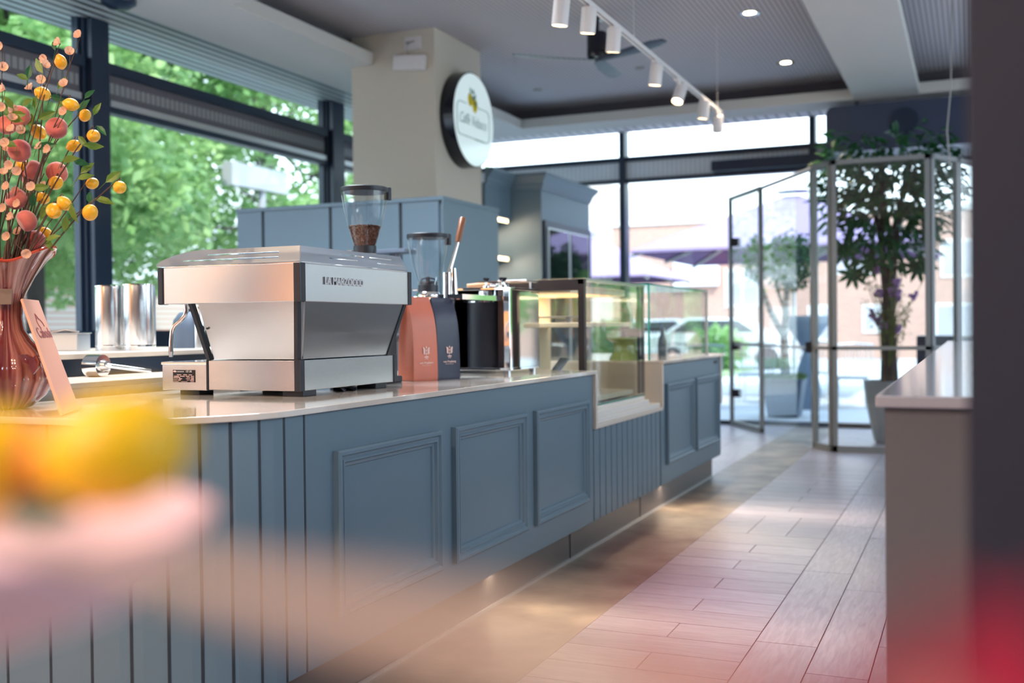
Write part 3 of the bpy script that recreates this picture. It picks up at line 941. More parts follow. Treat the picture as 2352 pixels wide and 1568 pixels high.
# lower box
LX0, LX1, LY0, LY1 = -2.607, -2.205, 3.208, 3.885
m = MB(); m.box(LX0, LX1, LY0, LY1, 1.019, 1.129); m.build('lower_box', M['steel'], em, bevel=.002)
m = MB()
for (xa, xb, ya, yb) in ((LX1 - .020, LX1 + .006, LY0 - .006, LY0 + .026), (LX1 - .026, LX1 + .005, LY1 - .004, LY1 + .022), (LX0 - .009, LX0, LY0 - .004, LY0 + .02)):
    m = MB(); m.box(xa, xb, ya, yb, 1.0175, 1.1315); m.build('corner_post', M['black'], em, bevel=.003)
m = MB(); m.box(-2.826, LX0 - .009, LY0 + .002, LY1, 1.016, 1.112); m.build('drip_tray_box', M['steel'], em, bevel=.002)
m = MB(); m.box(-2.829, LX0 - .006, LY0 - .002, LY1, 1.112, 1.123); m.build('drip_grate', M['chrome'], em, bevel=.002)
# data plate
pl = MB(); pl.box(-2.773, -2.671, LY0 - .0005, LY0 + .002, 1.0465, 1.0925); plate = pl.build('data_plate', M['black_gloss'], em)
m = MB(); yq = LY0 - .0012
def gbar(u0, u1, v0, v1):   # fractions of the plate, lines of small print
    X = lambda u: -2.773 + .102 * u; Zf = lambda v: 1.0925 - .046 * v
    m.box(X(u0), X(u1), yq, yq + .001, Zf(v1), Zf(v0))
for (u0, u1, v0, v1) in ((.19, .38, .37, .42), (.49, .65, .37, .42), (.73, .88, .37, .42), (.06, .28, .49, .54), (.33, .55, .49, .54), (.6, .77, .49, .54), (.83, .97, .49, .54),
                         (.04, .34, .59, .64), (.64, .8, .6, .63), (.84, .97, .59, .64), (.03, .24, .71, .73), (.28, .42, .69, .75), (.6, .8, .7, .73), (.84, .97, .69, .75),
                         (.03, .2, .81, .84), (.24, .36, .8, .86), (.64, .76, .81, .84), (.79, .97, .8, .86), (.02, .25, .93, .96), (.39, .67, .94, .96), (.81, .97, .93, .96)):
    gbar(u0, u1, v0, v1)
m.build('small_print', M['print_pink'], plate)
def T_y(x, y, z): return frameT((x, y, z), (1, 0, 0), (0, 0, 1))
text('la marzocco', .008, T_y(-2.740, yq, 1.0868), M['print_white'], 'lettering', plate, .0002)
text('CE UK', .010, T_y(-2.697, yq, 1.0868), M['print_white'], 'lettering', plate, .0002)
m = MB(); X = -2.7635
m.hexa([(X - .009, yq, 1.087), (X, yq, 1.083), (X + .008, yq, 1.087), (X, yq, 1.091)], [(X - .009, yq + .001, 1.087), (X, yq + .001, 1.083), (X + .008, yq + .001, 1.087), (X, yq + .001, 1.091)])
m.build('emblem', M['print_pink'], plate)
# feet
for (fx, fy) in ((-2.25, 3.27), (-2.25, 3.78), (-2.715, 3.27), (-2.715, 3.78)):
    m = MB(); m.box(fx - .045, fx + .045, fy - .04, fy + .045, .998, 1.020); m.build('foot', M['black'], em, bevel=.003)
m = MB(); m.tube([(-2.24, 3.52, 1.02), (-2.22, 3.53, 1.005), (-2.3, 3.6, 1.003)], .006, 8); m.tube([(-2.24, 3.58, 1.02), (-2.21, 3.585, 1.004), (-2.35, 3.66, 1.003)], .006, 8)
m.build('hose', M['black'], em, smooth=True)
# steam wands
for yy in (3.20, 3.84):
    m = MB()
    pts = [(-2.70, yy, 1.34), (-2.698, yy, 1.315), (-2.704, yy - .002, 1.296), (-2.722, yy - .008, 1.276), (-2.742, yy - .014, 1.260), (-2.752, yy - .018, 1.24), (-2.755, yy - .02, 1.20), (-2.757, yy - .02, 1.16)]
    m.tube(pts, .0085, 14); m.build('steam_wand', M['chrome'], em, smooth=True)
    m = MB(); m.cyl((-2.757, yy - .02, 1.162), (-2.757, yy - .02, 1.142), .0095, .007, 14); m.build('wand_tip', M['satin'], em, smooth=True)
# group heads on the barista side
for yy in (3.36, 3.66):
    m = MB(); m.cyl((-2.68, yy, 1.345), (-2.68, yy, 1.29), .045, n=24); m.cyl((-2.68, yy, 1.29), (-2.68, yy, 1.275), .035, n=24); m.build('group_head', M['chrome'], em, smooth=True)
# cup rail: sloping slotted side panel (a plane through bottom line and ridge line) with slits cut
def slotted(name, P00, P10, P01, P11, slots, outline=None):
    """plate between a bottom edge P00-P10 and a top edge P01-P11, slots as (u0,u1,v0,v1) fractions"""
    P00, P10, P01, P11 = map(Vector, (P00, P10, P01, P11))
    us = sorted({0, 1} | {s[0] for s in slots} | {s[1] for s in slots} | ({o[0] for o in outline} if outline else set()))
    vs = sorted({0, 1} | {s[2] for s in slots} | {s[3] for s in slots})
    def top(u):
        if not outline: return 1
        for i in range(len(outline) - 1):
            if outline[i][0] <= u <= outline[i + 1][0]:
                t = (u - outline[i][0]) / (outline[i + 1][0] - outline[i][0]); return outline[i][1] * (1 - t) + outline[i + 1][1] * t
        return 1
    P = lambda u, v: (P00 * (1 - u) + P10 * u) * (1 - v) + (P01 * (1 - u) + P11 * u) * v
    m = MB()
    for i in range(len(us) - 1):
        for j in range(len(vs) - 1):
            uc, vc = (us[i] + us[i + 1]) / 2, (vs[j] + vs[j + 1]) / 2
            if any(s[0] < uc < s[1] and s[2] < vc < s[3] for s in slots): continue
            ta, tb = top(us[i]), top(us[i + 1])
            m.quad(P(us[i], min(vs[j], ta)), P(us[i + 1], min(vs[j], tb)), P(us[i + 1], min(vs[j + 1], ta if False else tb)), P(us[i], min(vs[j + 1], ta)))
    o = m.build(name, M['steel'], em, solid=.0022)
    return o
slotted('cup_rail_side', (-2.785, 3.140, 1.4775), (-2.152, 3.140, 1.4775), (-2.785, 3.165, 1.534), (-2.166, 3.165, 1.534),
        [(.19, .86, .27, .35), (.36, .86, .60, .68)],
        outline=[(0, .1), (.02, .35), (.06, .52), (.13, .75), (.19, .88), (.24, .96), (.30, 1), (1, 1)])
slotted('cup_rail_back', (-2.150, 3.142, 1.4775), (-2.150, 3.915, 1.4775), (-2.166, 3.165, 1.534), (-2.166, 3.880, 1.534),
        [(.24, .50, .34, .41), (.34, .58, .66, .73), (.64, .87, .66, .73), (.70, .96, .30, .37)])
slotted('cup_rail_side', (-2.785, 3.915, 1.4775), (-2.152, 3.915, 1.4775), (-2.785, 3.880, 1.534), (-2.166, 3.880, 1.534),
        [(.19, .86, .27, .35), (.36, .86, .60, .68)],
        outline=[(0, .1), (.02, .35), (.06, .52), (.13, .75), (.19, .88), (.24, .96), (.30, 1), (1, 1)])
m = MB(); m.box(UX0, UX1 - .01, UY0 + .01, UY1 - .01, 1.472, 1.476); m.build('cup_tray', M['satin'], em)
# raised brand lettering on the back
T = frameT((UX1 + .002, 3.417, 1.4135), (0, 1, 0), (0, 0, 1))
text('LA MARZOCCO', .036, T, M['chrome'], 'brand_lettering', em, .003, bold=.0012, width=.268)

# ================================================================ GRINDERS
def grinder(loc, name_lab, beans, tall, rot=0):
    """conical hopper on a chrome collar over a dark grinder body"""
    x, y, z = loc
    g = thing('coffee_grinder', name_lab, 'coffee grinder', loc)
    zt = tall            # top of the hopper lid, world z
    H_ = .262
    prof = [(.0475, 0), (.05, .012), (.062, .05), (.078, .105), (.091, .16), (.099, .21), (.1035, .245)]
    zb = zt - H_
    m = MB(); m.lathe([(r, zb + h) for r, h in prof], (x, y, 0), 40, cap=False); m.build('hopper', M['hopper'], g, smooth=True)
    m = MB(); m.lathe([(.1045, zt - .022), (.106, zt - .018), (.106, zt - .003), (.103, zt), (.0, zt + .001)], (x, y, 0), 40); m.build('hopper_lid', M['black'], g, smooth=True)
    m = MB(); T = Matrix.Translation((x + .085, y + .055, zt))
    m.box(-.012, .014, -.012, .014, -.055, .002, T); m.build('lid_latch', M['black'], g, bevel=.003)
    m = MB(); m.lathe([(.049, zb - .03), (.0505, zb - .02), (.0505, zb + .004), (.046, zb + .006)], (x, y, 0), 32); m.build('hopper_collar', M['black'], g, smooth=True)
    m = MB(); m.lathe([(.06, zb - .055), (.06, zb - .04), (.052, zb - .03)], (x, y, 0), 32)
    m.cyl((x - .03, y - .055, zb - .02), (x - .055, y - .06, zb - .02), .005, n=8)
    m.build('chrome_neck', M['chrome'], g, smooth=True)
    m = MB(); m.box(x - .105, x + .105, y - .10, y + .12, zb - .070, zb - .055); m.build('top_plate', M['chrome'], g, bevel=.006)
    m = MB(); m.box(x - .095, x + .095, y - .09, y + .115, z + .03, zb - .07); m.build('body', M['satin'] if not beans else M['black'], g, bevel=.012)
    m = MB(); m.box(x - .11, x + .11, y - .13, y + .13, z, z + .03); m.build('base', M['black'], g, bevel=.006)
    m = MB(); m.cyl((x - .095, y - .03, z + .2), (x - .16, y - .03, z + .19), .03, .026, 20); m.build('dosing_spout', M['black'], g, smooth=True)
    if beans:
        m = MB(); rb = random.Random(3)
        def rad(h):
            for i in range(len(prof) - 1):
                if prof[i][1] <= h <= prof[i + 1][1]:
                    t = (h - prof[i][1]) / (prof[i + 1][1] - prof[i][1]); return prof[i][0] * (1 - t) + prof[i + 1][0] * t
            return .05
        m.lathe([(rad(h) - .008, zb + h) for h in (0.002, .03, .06, .082)], (x, y, 0), 24)
        hm = .092
        for _ in range(1500):
            h = rb.uniform(.006, hm); a = rb.uniform(0, 2 * PI)
            if rb.random() < .25: h = hm - rb.uniform(0, .006); r = rad(h) * math.sqrt(rb.random()) - .004
            else: r = rad(h) - .0055 - rb.uniform(0, .003)
            T = Matrix.Rotation(rb.uniform(0, 6), 3, 'X') @ Matrix.Rotation(rb.uniform(0, 6), 3, 'Z')
            m.ball((x + r * math.cos(a), y + r * math.sin(a), zb + h), .0052, (1, .68, .5), 6, 4, T)
        o = m.build('beans', M['beans'], g, smooth=True); o['kind'] = 'stuff'; o['label'] = 'roasted brown coffee beans'
    else:
        m = MB()
        m.lathe([(.044, zb + .003), (.042, zb + .02), (.038, zb + .024), (.012, zb + .02), (.010, zb + .045), (.0, zb + .048)], (x, y, 0), 28)
        for k in range(4):
            a = k * PI / 2 + .5
            m.tube([(x + .044 * math.cos(a), y + .044 * math.sin(a), zb + .012), (x + .03 * math.cos(a), y + .03 * math.sin(a), zb + .036), (x, y, zb + .042)], .004, 6)
        m.build('bean_guard', M['black'], g, smooth=True)
    return g
z1 = CAM.z + (755 - 432) / FPX * 4.74
grinder((-2.465, 4.10, .998), 'grinder behind the espresso machine, its clear hopper part filled with beans', True, z1)
z2 = CAM.z + (752 - 537) / FPX * 5.42
grinder((-2.525, 4.81, .998), 'grinder behind the coffee bags, its clear hopper empty', False, z2)

# ================================================================ COFFEE BAGS
def bag(center, yaw_, w_, d_, h, m_, lab, ink, txt2):
    g = thing('coffee_bag', lab, 'coffee bag', center, 'coffee bags beside the espresso machine')
    Rz = Matrix.Translation(center) @ Matrix.Rotation(yaw_, 4, 'Z')
    secs = [(0, 1, 1, 0), (.04, 1.0, 1.02, 0), (.35, 1.0, 1.0, 0), (.62, .99, .86, -.02), (.8, .985, .52, -.04), (.93, .97, .16, 0), (1.0, .95, .035, 0)]
    m = MB(); loops = []
    for t, sw, sd_, sh in secs:
        hw, hd = w_ / 2 * sw, d_ / 2 * sd_
        gus = .022 * (0 if t < .1 else min(1, (t - .1) * 1.6)) * min(1, sd_ + .2)
        ring = [(-hw, -hd), (-hw * .5, -hd * 1.03), (0, -hd * 1.05), (hw * .5, -hd * 1.03), (hw, -hd), (hw - gus, 0), (hw, hd), (0, hd * 1.05), (-hw, hd), (-hw + gus, 0)]
        l = []
        for i, (a, b) in enumerate(ring):
            wob = noise.noise(Vector((a * 30, b * 30, t * 5 + center[0] * 10))) * .004
            l.append(Rz @ Vector((a + wob, b + wob * .6 + sh * d_, t * h)))
        loops.append(l)
    m.loft(loops)
    o = m.build('pouch', m_, g, smooth=True, bevel=0)
    ss = o.modifiers.new('sub', 'SUBSURF'); ss.levels = ss.render_levels = 2; ss.subdivision_type = 'CATMULL_CLARK'
    o.modifiers.move(len(o.modifiers) - 1, 0)
    for i_, e in enumerate(o.data.edges): pass
    cr = o.data.attributes.new('crease_edge', 'FLOAT', 'EDGE')
    n = 10
    for e in o.data.edges:
        a, b = e.vertices
        if (a % n) == (b % n) and (a % n) in (0, 4, 6, 8): cr.data[e.index].value = .75
        elif a // n == b // n and (a // n in (0, len(secs) - 1)): cr.data[e.index].value = .9
    T = Rz @ Matrix.Translation((0, -d_ / 2 * 1.045 - .0015, h * .30)) @ Matrix.Rotation(R(90), 4, 'X')
    # leafy crown crest
    mm = MB()
    def lf(x, y, a, L, W):
        dx, dy = math.sin(a), math.cos(a)
        P = lambda s_, w2: T @ Vector((x + dx * L * s_ + dy * W * w2, y + dy * L * s_ - dx * W * w2, .0))
        mm.add([P(0, 0), P(.25, -.3), P(.55, -.5), P(1, 0), P(.55, .5), P(.25, .3)], [(0, 1, 2, 3, 4, 5)])
    s = w_ / .15
    for sgn in (-1, 1):
        for k in range(4):
            lf(sgn * .006 * s, (.006 + k * .006) * s, sgn * R(60 - k * 6), (.017 + .002 * k) * s * (1 if k < 3 else .8), .008 * s)
            lf(sgn * (.014 + .001 * k) * s, (.012 + k * .006) * s, sgn * R(20), .009 * s, .006 * s)
        lf(sgn * .003 * s, -.004 * s, sgn * R(110), .012 * s, .006 * s)
        lf(sgn * .002 * s, -.012 * s, sgn * R(120), .008 * s, .005 * s)
    for k in range(4): lf(0, (-.012 + k * .014) * s, 0, .013 * s, .008 * s)
    mm.build('crest_print', ink, g)
    T2 = T @ Matrix.Translation((0, -.032 * s, 0))
    text('von Freyberg', .0135 * s, T2, txt2, 'brand_print', g, .0002, width=w_ * .56, bold=.0003)
    text('- Munich Roaster -', .006 * s, T @ Matrix.Translation((0, -.043 * s, 0)), txt2, 'brand_print', g, .0002, width=w_ * .42)
    return g
# facing the camera side of the counter
yb = R(72)
bag((-2.354, 4.374, .998), yb, .155, .105, .385, M['bag_orange'], 'terracotta coffee bag standing next to the espresso machine', M['print_pink'], M['print_pink'])
bag((-2.312, 4.535, .998), yb, .150, .095, .385, M['bag_navy'], 'dark navy coffee bag beside the terracotta one', M['print_pink'], M['print_pink'])

# ================================================================ LEVER MACHINE (mirror box)
lm = thing('lever_machine', 'mirror-polished box machine with a dark drum and tall wooden-handled lever', 'coffee machine', (-2.36, 5.27, .998))
bx0, bx1, by0, by1, bz0, bz1 = -2.545, -2.19, 5.07, 5.475, 1.024, 1.446
m = MB(); m.box(bx1 - .004, bx1, by0, by1, bz0, bz1 - .002); m.build('mirror_panel', M['chrome'], lm, bevel=.003)
m = MB(); m.box(bx0, bx1 + .004, by0 - .004, by1 + .004, bz1 - .012, bz1); m.box(bx0, bx1 + .002, by0 - .002, by1, bz0 - .008, bz0 + .006)
m.box(bx1 - .034, bx1 - .002, by0 - .003, by0 + .01, bz0, bz1 - .01); m.box(bx0, bx0 + .012, by0, by0 + .012, bz0, bz1)
m.box(bx0, bx0 + .006, by0, by1, bz0, bz1); m.box(bx0, bx1, by1 - .006, by1, bz0, bz1)
m.build('polished_frame', M['chrome'], lm, bevel=.002)
m = MB(); m.cyl((-2.365, 5.20, bz0 + .006), (-2.365, 5.20, 1.372), .118, n=40); m.build('drum', M['black'], lm, smooth=True)
m = MB(); m.cyl((-2.365, 5.20, 1.372), (-2.365, 5.20, 1.395), .119, n=40); m.cyl((-2.365, 5.20, 1.395), (-2.365, 5.20, 1.41), .055, n=24); m.cyl((-2.365, 5.20, 1.41), (-2.365, 5.20, 1.432), .065, n=24)
m.build('drum_cap', M['chrome'], lm, smooth=True)
m = MB(); m.box(-2.262, -2.225, by0 + .01, by0 + .04, bz0, bz1 - .012); m.build('side_column', M['black_gloss'], lm)
for fx, fy in ((-2.22, 5.10), (-2.21, 5.42), (-2.51, 5.10), (-2.51, 5.42)):
    m = MB(); m.cyl((fx, fy, .998), (fx, fy, bz0 - .006), .02, n=18); m.build('foot', M['satin'], lm, smooth=True)
m = MB(); m.tube([(-2.52 + .05 * k, 5.12 + .02 * math.sin(k), 1.006) for k in range(7)], .007, 8); m.build('braided_hose', M['satin'], lm, smooth=True)
# lever group
lp0 = at(1012, 672, 5.15); lp1 = at(1027, 640, 5.15); lp2 = at(1052, 556, 5.2); lp3 = at(1063, 500, 5.25)
m = MB(); m.tube([lp1 + (lp1 - lp2) * .15, lp2], [.013, .0075], 12); m.ball(lp1, .02, n=14, m=8)
m.tube([Vector((lp1.x, lp1.y, 1.37)), Vector((lp1.x, lp1.y, lp1.z + .03))], .022, 16)
m.tube([Vector((lp1.x + .03, lp1.y + .01, 1.40)), Vector((lp1.x + .03, lp1.y + .01, lp1.z + .05))], [.02, .012], 16)
m.box(lp1.x - .04, lp1.x + .09, lp1.y - .02, 5.075, 1.375, 1.40)
m.build('lever', M['chrome'], lm, smooth=True)
m = MB(); m.tube([lp2, lp2 + (lp3 - lp2) * .15, lp2 + (lp3 - lp2) * .6, lp3 - (lp3 - lp2) * .05, lp3], [.012, .015, .0155, .0165, .012], 14); m.build('lever_handle', M['wood'], lm, smooth=True)
# cup warmer shelf on top
m = MB(); m.box(-2.36, -2.10 - .09, 5.30, 5.47, 1.482, 1.494); m.box(-2.2, -2.19, 5.36, 5.40, bz1, 1.483); m.box(-2.35, -2.34, 5.36, 5.40, bz1, 1.483)
m.build('cup_shelf', M['satin'], lm, bevel=.002)
def portafilter(loc, ang, lab, wood, length=.14, r=.032):
    g = thing('portafilter', lab, 'portafilter', loc, 'portafilters with wooden handles')
    c = Vector(loc); d = Vector((math.cos(ang), math.sin(ang), 0))
    m = MB(); m.cyl(c, c + Vector((0, 0, .024)), r * .85, r, 24); m.tube([c + d * r + Vector((0, 0, .016)), c + d * (r + .04) + Vector((0, 0, .018))], .007, 10); m.build('basket', M['chrome'], g, smooth=True)
    m = MB(); m.tube([c + d * (r + .035) + Vector((0, 0, .018)), c + d * (r + .05) + Vector((0, 0, .018)), c + d * (r + .1) + Vector((0, 0, .017)), c + d * (r + length) + Vector((0, 0, .015))], [.009, .012, .013, .010], 12)
    m.build('handle', wood, g, smooth=True)
    return g
portafilter((-2.27, 5.16, bz1), R(190), 'portafilter with pale wood handle lying on the mirror box', M['woodlight'], .16)
portafilter((-2.30, 5.25, bz1 + .0), R(172), 'portafilter with red-brown wood handle lying behind the pale one', M['wood'], .17)
for k, (x, y, s, lab) in enumerate(((-2.335, 5.10, .8, 'small black and chrome tamper on the mirror box'), (-2.245, 5.11, 1.0, 'larger black-knobbed tamper on the mirror box by the shelf'))):
    g = thing('tamper', lab, 'tamper', (x, y, bz1))
    m = MB(); m.lathe([(.024 * s, bz1), (.024 * s, bz1 + .01), (.008 * s, bz1 + .016), (.008 * s, bz1 + .03)], (x, y, 0), 20); m.build('base', M['chrome'], g, smooth=True)
    m = MB(); m.lathe([(.009 * s, bz1 + .03), (.02 * s, bz1 + .042), (.021 * s, bz1 + .052), (.0, bz1 + .055)], (x, y, 0), 20); m.build('knob', M['black_gloss'], g, smooth=True)

# ================================================================ VASE AND BRANCHES
vc = atz(22, 940, .998); vd = (vc - CAM).dot(fw)
vc = at(14, 757, 3.42); vc.z = .998
va = thing('flower_vase', 'rust-red streaked glass vase with ruffled lip at the left counter end', 'vase', vc)
vp = [(.055, 0), (.075, .006), (.112, .04), (.138, .09), (.139, .13), (.118, .175), (.078, .215), (.055, .25), (.048, .29), (.050, .33), (.062, .37), (.085, .415), (.115, .452), (.142, .475)]
tipang = math.atan2(rt.y, rt.x)
def vfn(r, z, a):
    k = max(0, (z - .36) / .115)
    rr = r * (1 + .035 * math.cos(a * 14) * (1 if .03 < z < .2 else .5)) * (1 + .12 * k * math.cos(3 * (a - tipang)))
    zz = z + k * k * (.020 * math.cos(3 * (a - tipang)) + .018 * math.cos(a - tipang))
    return rr, zz
m = MB(); m.lathe(vp, vc, 168, vfn, cap=False)
inner = [(r - .006, z) for r, z in reversed(vp[8:])]
m.lathe(inner, vc, 168, vfn, cap=False)
vb = m.build('body', M['vase'], va, smooth=True)
ca = vb.data.color_attributes.new('streak', 'FLOAT_COLOR', 'POINT')
for i, v in enumerate(vb.data.vertices):
    a = math.atan2(v.co.y, v.co.x)
    n1 = noise.noise(Vector((math.cos(a) * 9, math.sin(a) * 9, v.co.z * 3))) + .6 * noise.noise(Vector((math.cos(a) * 26, math.sin(a) * 26, v.co.z * 7)))
    f = max(0, min(1, .42 + 1.1 * n1 + .5 * max(0, v.co.z - .36)))
    ca.data[i].color = (f, f, f, 1)
tv = M['vase'].node_tree
at_ = tv.nodes.new('ShaderNodeAttribute'); at_.attribute_name = 'streak'
rv = [n for n in tv.nodes if n.type == 'VALTORGB'][0]
rv.color_ramp.elements[0].position = 0.2; rv.color_ramp.elements[1].position = 0.95
tv.links.new(at_.outputs['Fac'], rv.inputs[0])
m = MB(); pts = []
for k in range(61):
    a = 2 * PI * k / 60; rr, zz = vfn(.139, .475, a); pts.append(vc + Vector((rr * math.cos(a), rr * math.sin(a), zz)))
m.tube(pts, .005, 8, cap=False); m.build('lip', M['vase_lip'], va, smooth=True)
m = MB(); q = at(80, 830, 3.30)
m.leaf(q + rt * .005 + up * .02, -rt * .2 - up, -fw, .06, .04); m.leaf(q - rt * .05 + up * .02, rt + up * -.5, -fw, .07, .03)
m.build('glass_leaf', M['vase'], va, smooth=True, solid=.008)
m = MB(); q = at(8, 680, 3.42 - .062)
m.hexa([q - rt * .03 - up * .028, q + rt * .028 - up * .026, q + rt * .03 + up * .022, q - rt * .03 + up * .025],
       [p - fw * .006 for p in (q - rt * .03 - up * .028, q + rt * .028 - up * .026, q + rt * .03 + up * .022, q - rt * .03 + up * .025)])
m.build('label_patch', M['ribbon'], va, bevel=.002)

mouth = lambda: vc + Vector((rnd.uniform(-.03, .03), rnd.uniform(-.03, .03), .30))
def stempath(p0, p1, bow=.02, n=7):
    out = []
    jog = Vector((rnd.uniform(-1, 1), rnd.uniform(-1, 1), rnd.uniform(-.3, .3))) * bow
    mid_ = Vector((p0.x * .7 + p1.x * .3, p0.y * .7 + p1.y * .3, p0.z * .45 + p1.z * .55))
    for i in range(n + 1):
        t = i / n
        p = p0 * (1 - t) ** 2 + mid_ * 2 * t * (1 - t) + p1 * t * t + jog * math.sin(PI * t) + Vector((rnd.uniform(-1, 1), rnd.uniform(-1, 1), 0)) * .003
        out.append(p)
    return out
def add_lemon(par, c, d_, s=1.0):
    m = MB(); zax = Vector(d_).normalized()
    T = zax.to_track_quat('Z', 'Y').to_matrix()
    def nip(p):
        z = p.z
        if abs(z) > .86: return Vector((p.x * .75, p.y * .75, z * 1.10))
        return p
    m.ball(c, .0215 * s, (.92, .92, 1.12), 18, 14, T, nip)
    m.build('lemon', M['lemon'], par, smooth=True)
def add_peach(par, c, d_, s=1.0):
    m = MB(); T = Vector(d_).normalized().to_track_quat('Z', 'Y').to_matrix()
    def dent(p):
        a = math.atan2(p.y, p.x)
        f = 1 - .10 * math.exp(-(a / .25) ** 2) * (1 - abs(p.z) * .3)
        z = p.z
        if z > .7: z -= (z - .7) * 1.1
        return Vector((p.x * f, p.y * f, z))
    m.ball(c, .032 * s, (1.02, 1.02, .92), 22, 14, T, dent)
    m.build('peach', M['peach'], par, smooth=True)
lemons = [(139, 142, 0), (98, 215, 0), (163, 240, 0), (195, 265, 1), (88, 303, 0), (215, 312, 1), (50, 378, 2), (212, 421, 3), (275, 430, 3), (207, 488, 4), (124, 484, 4), (98, 455, 2), (148, 467, 4), (102, 535, 2), (128, 420, 2), (170, 335, 1)]
peaches = [(130, 294, 0), (46, 266, 1), (16, 287, 1), (45, 346, 2), (131, 396, 0), (65, 405, 2), (37, 457, 3), (61, 507, 3), (81, 553, 4), (75, 390, 2)]
leaves = [(66, 165, 80), (125, 100, 100), (50, 175, 150), (88, 150, 120), (60, 235, 200), (80, 235, 250), (142, 190, 60), (130, 225, -20), (192, 240, 55), (205, 215, 50), (222, 250, 60), (150, 243, -30),
          (233, 298, -40), (215, 335, -10), (107, 265, 20), (70, 275, 100), (40, 262, 180), (190, 325, -50), (160, 365, 10), (185, 372, -20), (200, 385, 45), (196, 405, 20), (260, 405, 40), (205, 452, 100),
          (168, 490, -80), (150, 515, -100), (100, 485, 240), (75, 460, 260), (140, 475, -30), (20, 330, 160), (30, 270, 160), (105, 335, 10), (90, 430, 190), (112, 560, -60), (20, 235, 120), (240, 460, -10), (120, 545, 20), (10, 250, 150)]
brs = {}
names = ['lemon branch rising highest out of the vase', 'lemon branch leaning right in front of the dark post', 'lemon branch low in the middle of the bouquet', 'lemon branch reaching furthest right', 'lemon branch hanging low over the right of the vase lip']
pn = ['peach branch with the round front peach', 'peach branch at the far left edge of the bouquet', 'peach branch with dark red peaches mid bouquet', 'peach branch with two low hanging peaches', 'peach branch with the lowest peach just above the vase lip']
lroot = [thing('lemon_branch', n_, 'branch', vc + Vector((0, 0, .3)), 'fruit branches in the vase') for n_ in names]
proot = [thing('peach_branch', n_, 'branch', vc + Vector((0, 0, .3)), 'fruit branches in the vase') for n_ in pn]
rnd = random.Random(11)
for roots, lst, kind in ((lroot, lemons, 0), (proot, peaches, 1)):
    for gi, root in enumerate(roots):
        it = [p for p in lst if p[2] == gi]
        sm = MB()
        p0 = mouth()
        for (u_, v_, g_) in it:
            dep = rnd.uniform(3.28, 3.52) if kind == 0 else rnd.uniform(3.30, 3.5)
            c = at(u_, v_, dep)
            d_ = (c - (vc + Vector((0, 0, .45)))).normalized()
            dd = Vector((rnd.uniform(-1, 1), rnd.uniform(-1, 1), rnd.uniform(-1.2, .2))).normalized() * .7 + d_ * .5
            topc = c + Vector((rnd.uniform(-.01, .01), 0, .03))
            path = stempath(p0 + Vector((rnd.uniform(-.01, .01), rnd.uniform(-.01, .01), 0)), topc, .03)
            sm.tube(path, [.0035 * (1 - .5 * i / 7) for i in range(8)], 6)
            sm.tube([topc, c + Vector((0, 0, .018))], .0012, 5)
            if kind == 0: add_lemon(root, c, dd, rnd.uniform(.92, 1.08) * (1.12 if (u_, v_) in ((124, 484), (98, 215), (207, 488), (88, 303)) else 1))
            else: add_peach(root, c, (rnd.uniform(-.6, .6), -.8, rnd.uniform(-.6, .6)), rnd.uniform(.95, 1.08))
        sm.build('stem', M['stem'], root, smooth=True)
for i, (u_, v_, ang) in enumerate(leaves):
    dep = rnd.uniform(3.24, 3.46)
    c = at(u_, v_, dep)
    d_ = (rt * math.cos(R(ang)) + up * math.sin(R(ang)) - fw * rnd.uniform(-.3, .4)).normalized()
    L = rnd.uniform(.044, .064)
    m = MB(); m.leaf(c - d_ * L / 2, d_, -fw + up * rnd.uniform(-.6, .6) + rt * rnd.uniform(-.6, .6), L, L * .48, .2)
    m.tube([c - d_ * L / 2, c - d_ * L / 2 - (c - vc - Vector((0, 0, .4))).normalized() * .03], .0009, 5)
    m.build('leaf', M['leaf'] if rnd.random() < .7 else M['leaf_dark'], lroot[min(range(5), key=lambda g: min((u_ - p[0]) ** 2 + (v_ - p[1]) ** 2 for p in lemons if p[2] == g))])
bl = [(184, 83, 0), (138, 100, 1), (160, 120, 0), (105, 137, 1), (95, 185, 1), (150, 195, 0), (72, 205, 1), (5, 105, 2), (8, 155, 2), (5, 245, 2), (30, 250, 3), (25, 380, 3), (15, 330, 2), (50, 300, 3), (95, 340, 4), (150, 258, 4),
      (20, 345, 2), (40, 440, 3), (20, 430, 2), (10, 480, 2), (45, 470, 3), (100, 430, 4), (45, 535, 5), (20, 545, 5), (60, 580, 5), (30, 300, 3), (115, 345, 4), (12, 205, 2), (38, 395, 3), (8, 400, 2), (30, 500, 5), (100, 150, 1), (75, 430, 4), (28, 275, 3)]
bn = ['blossom twig topping the bouquet against the dark post', 'blossom twig beside the highest lemon', 'blossom twig at the far left edge', 'dense blossom twig in the middle left', 'blossom twig behind the pink peaches', 'short blossom twig low above the vase lip']
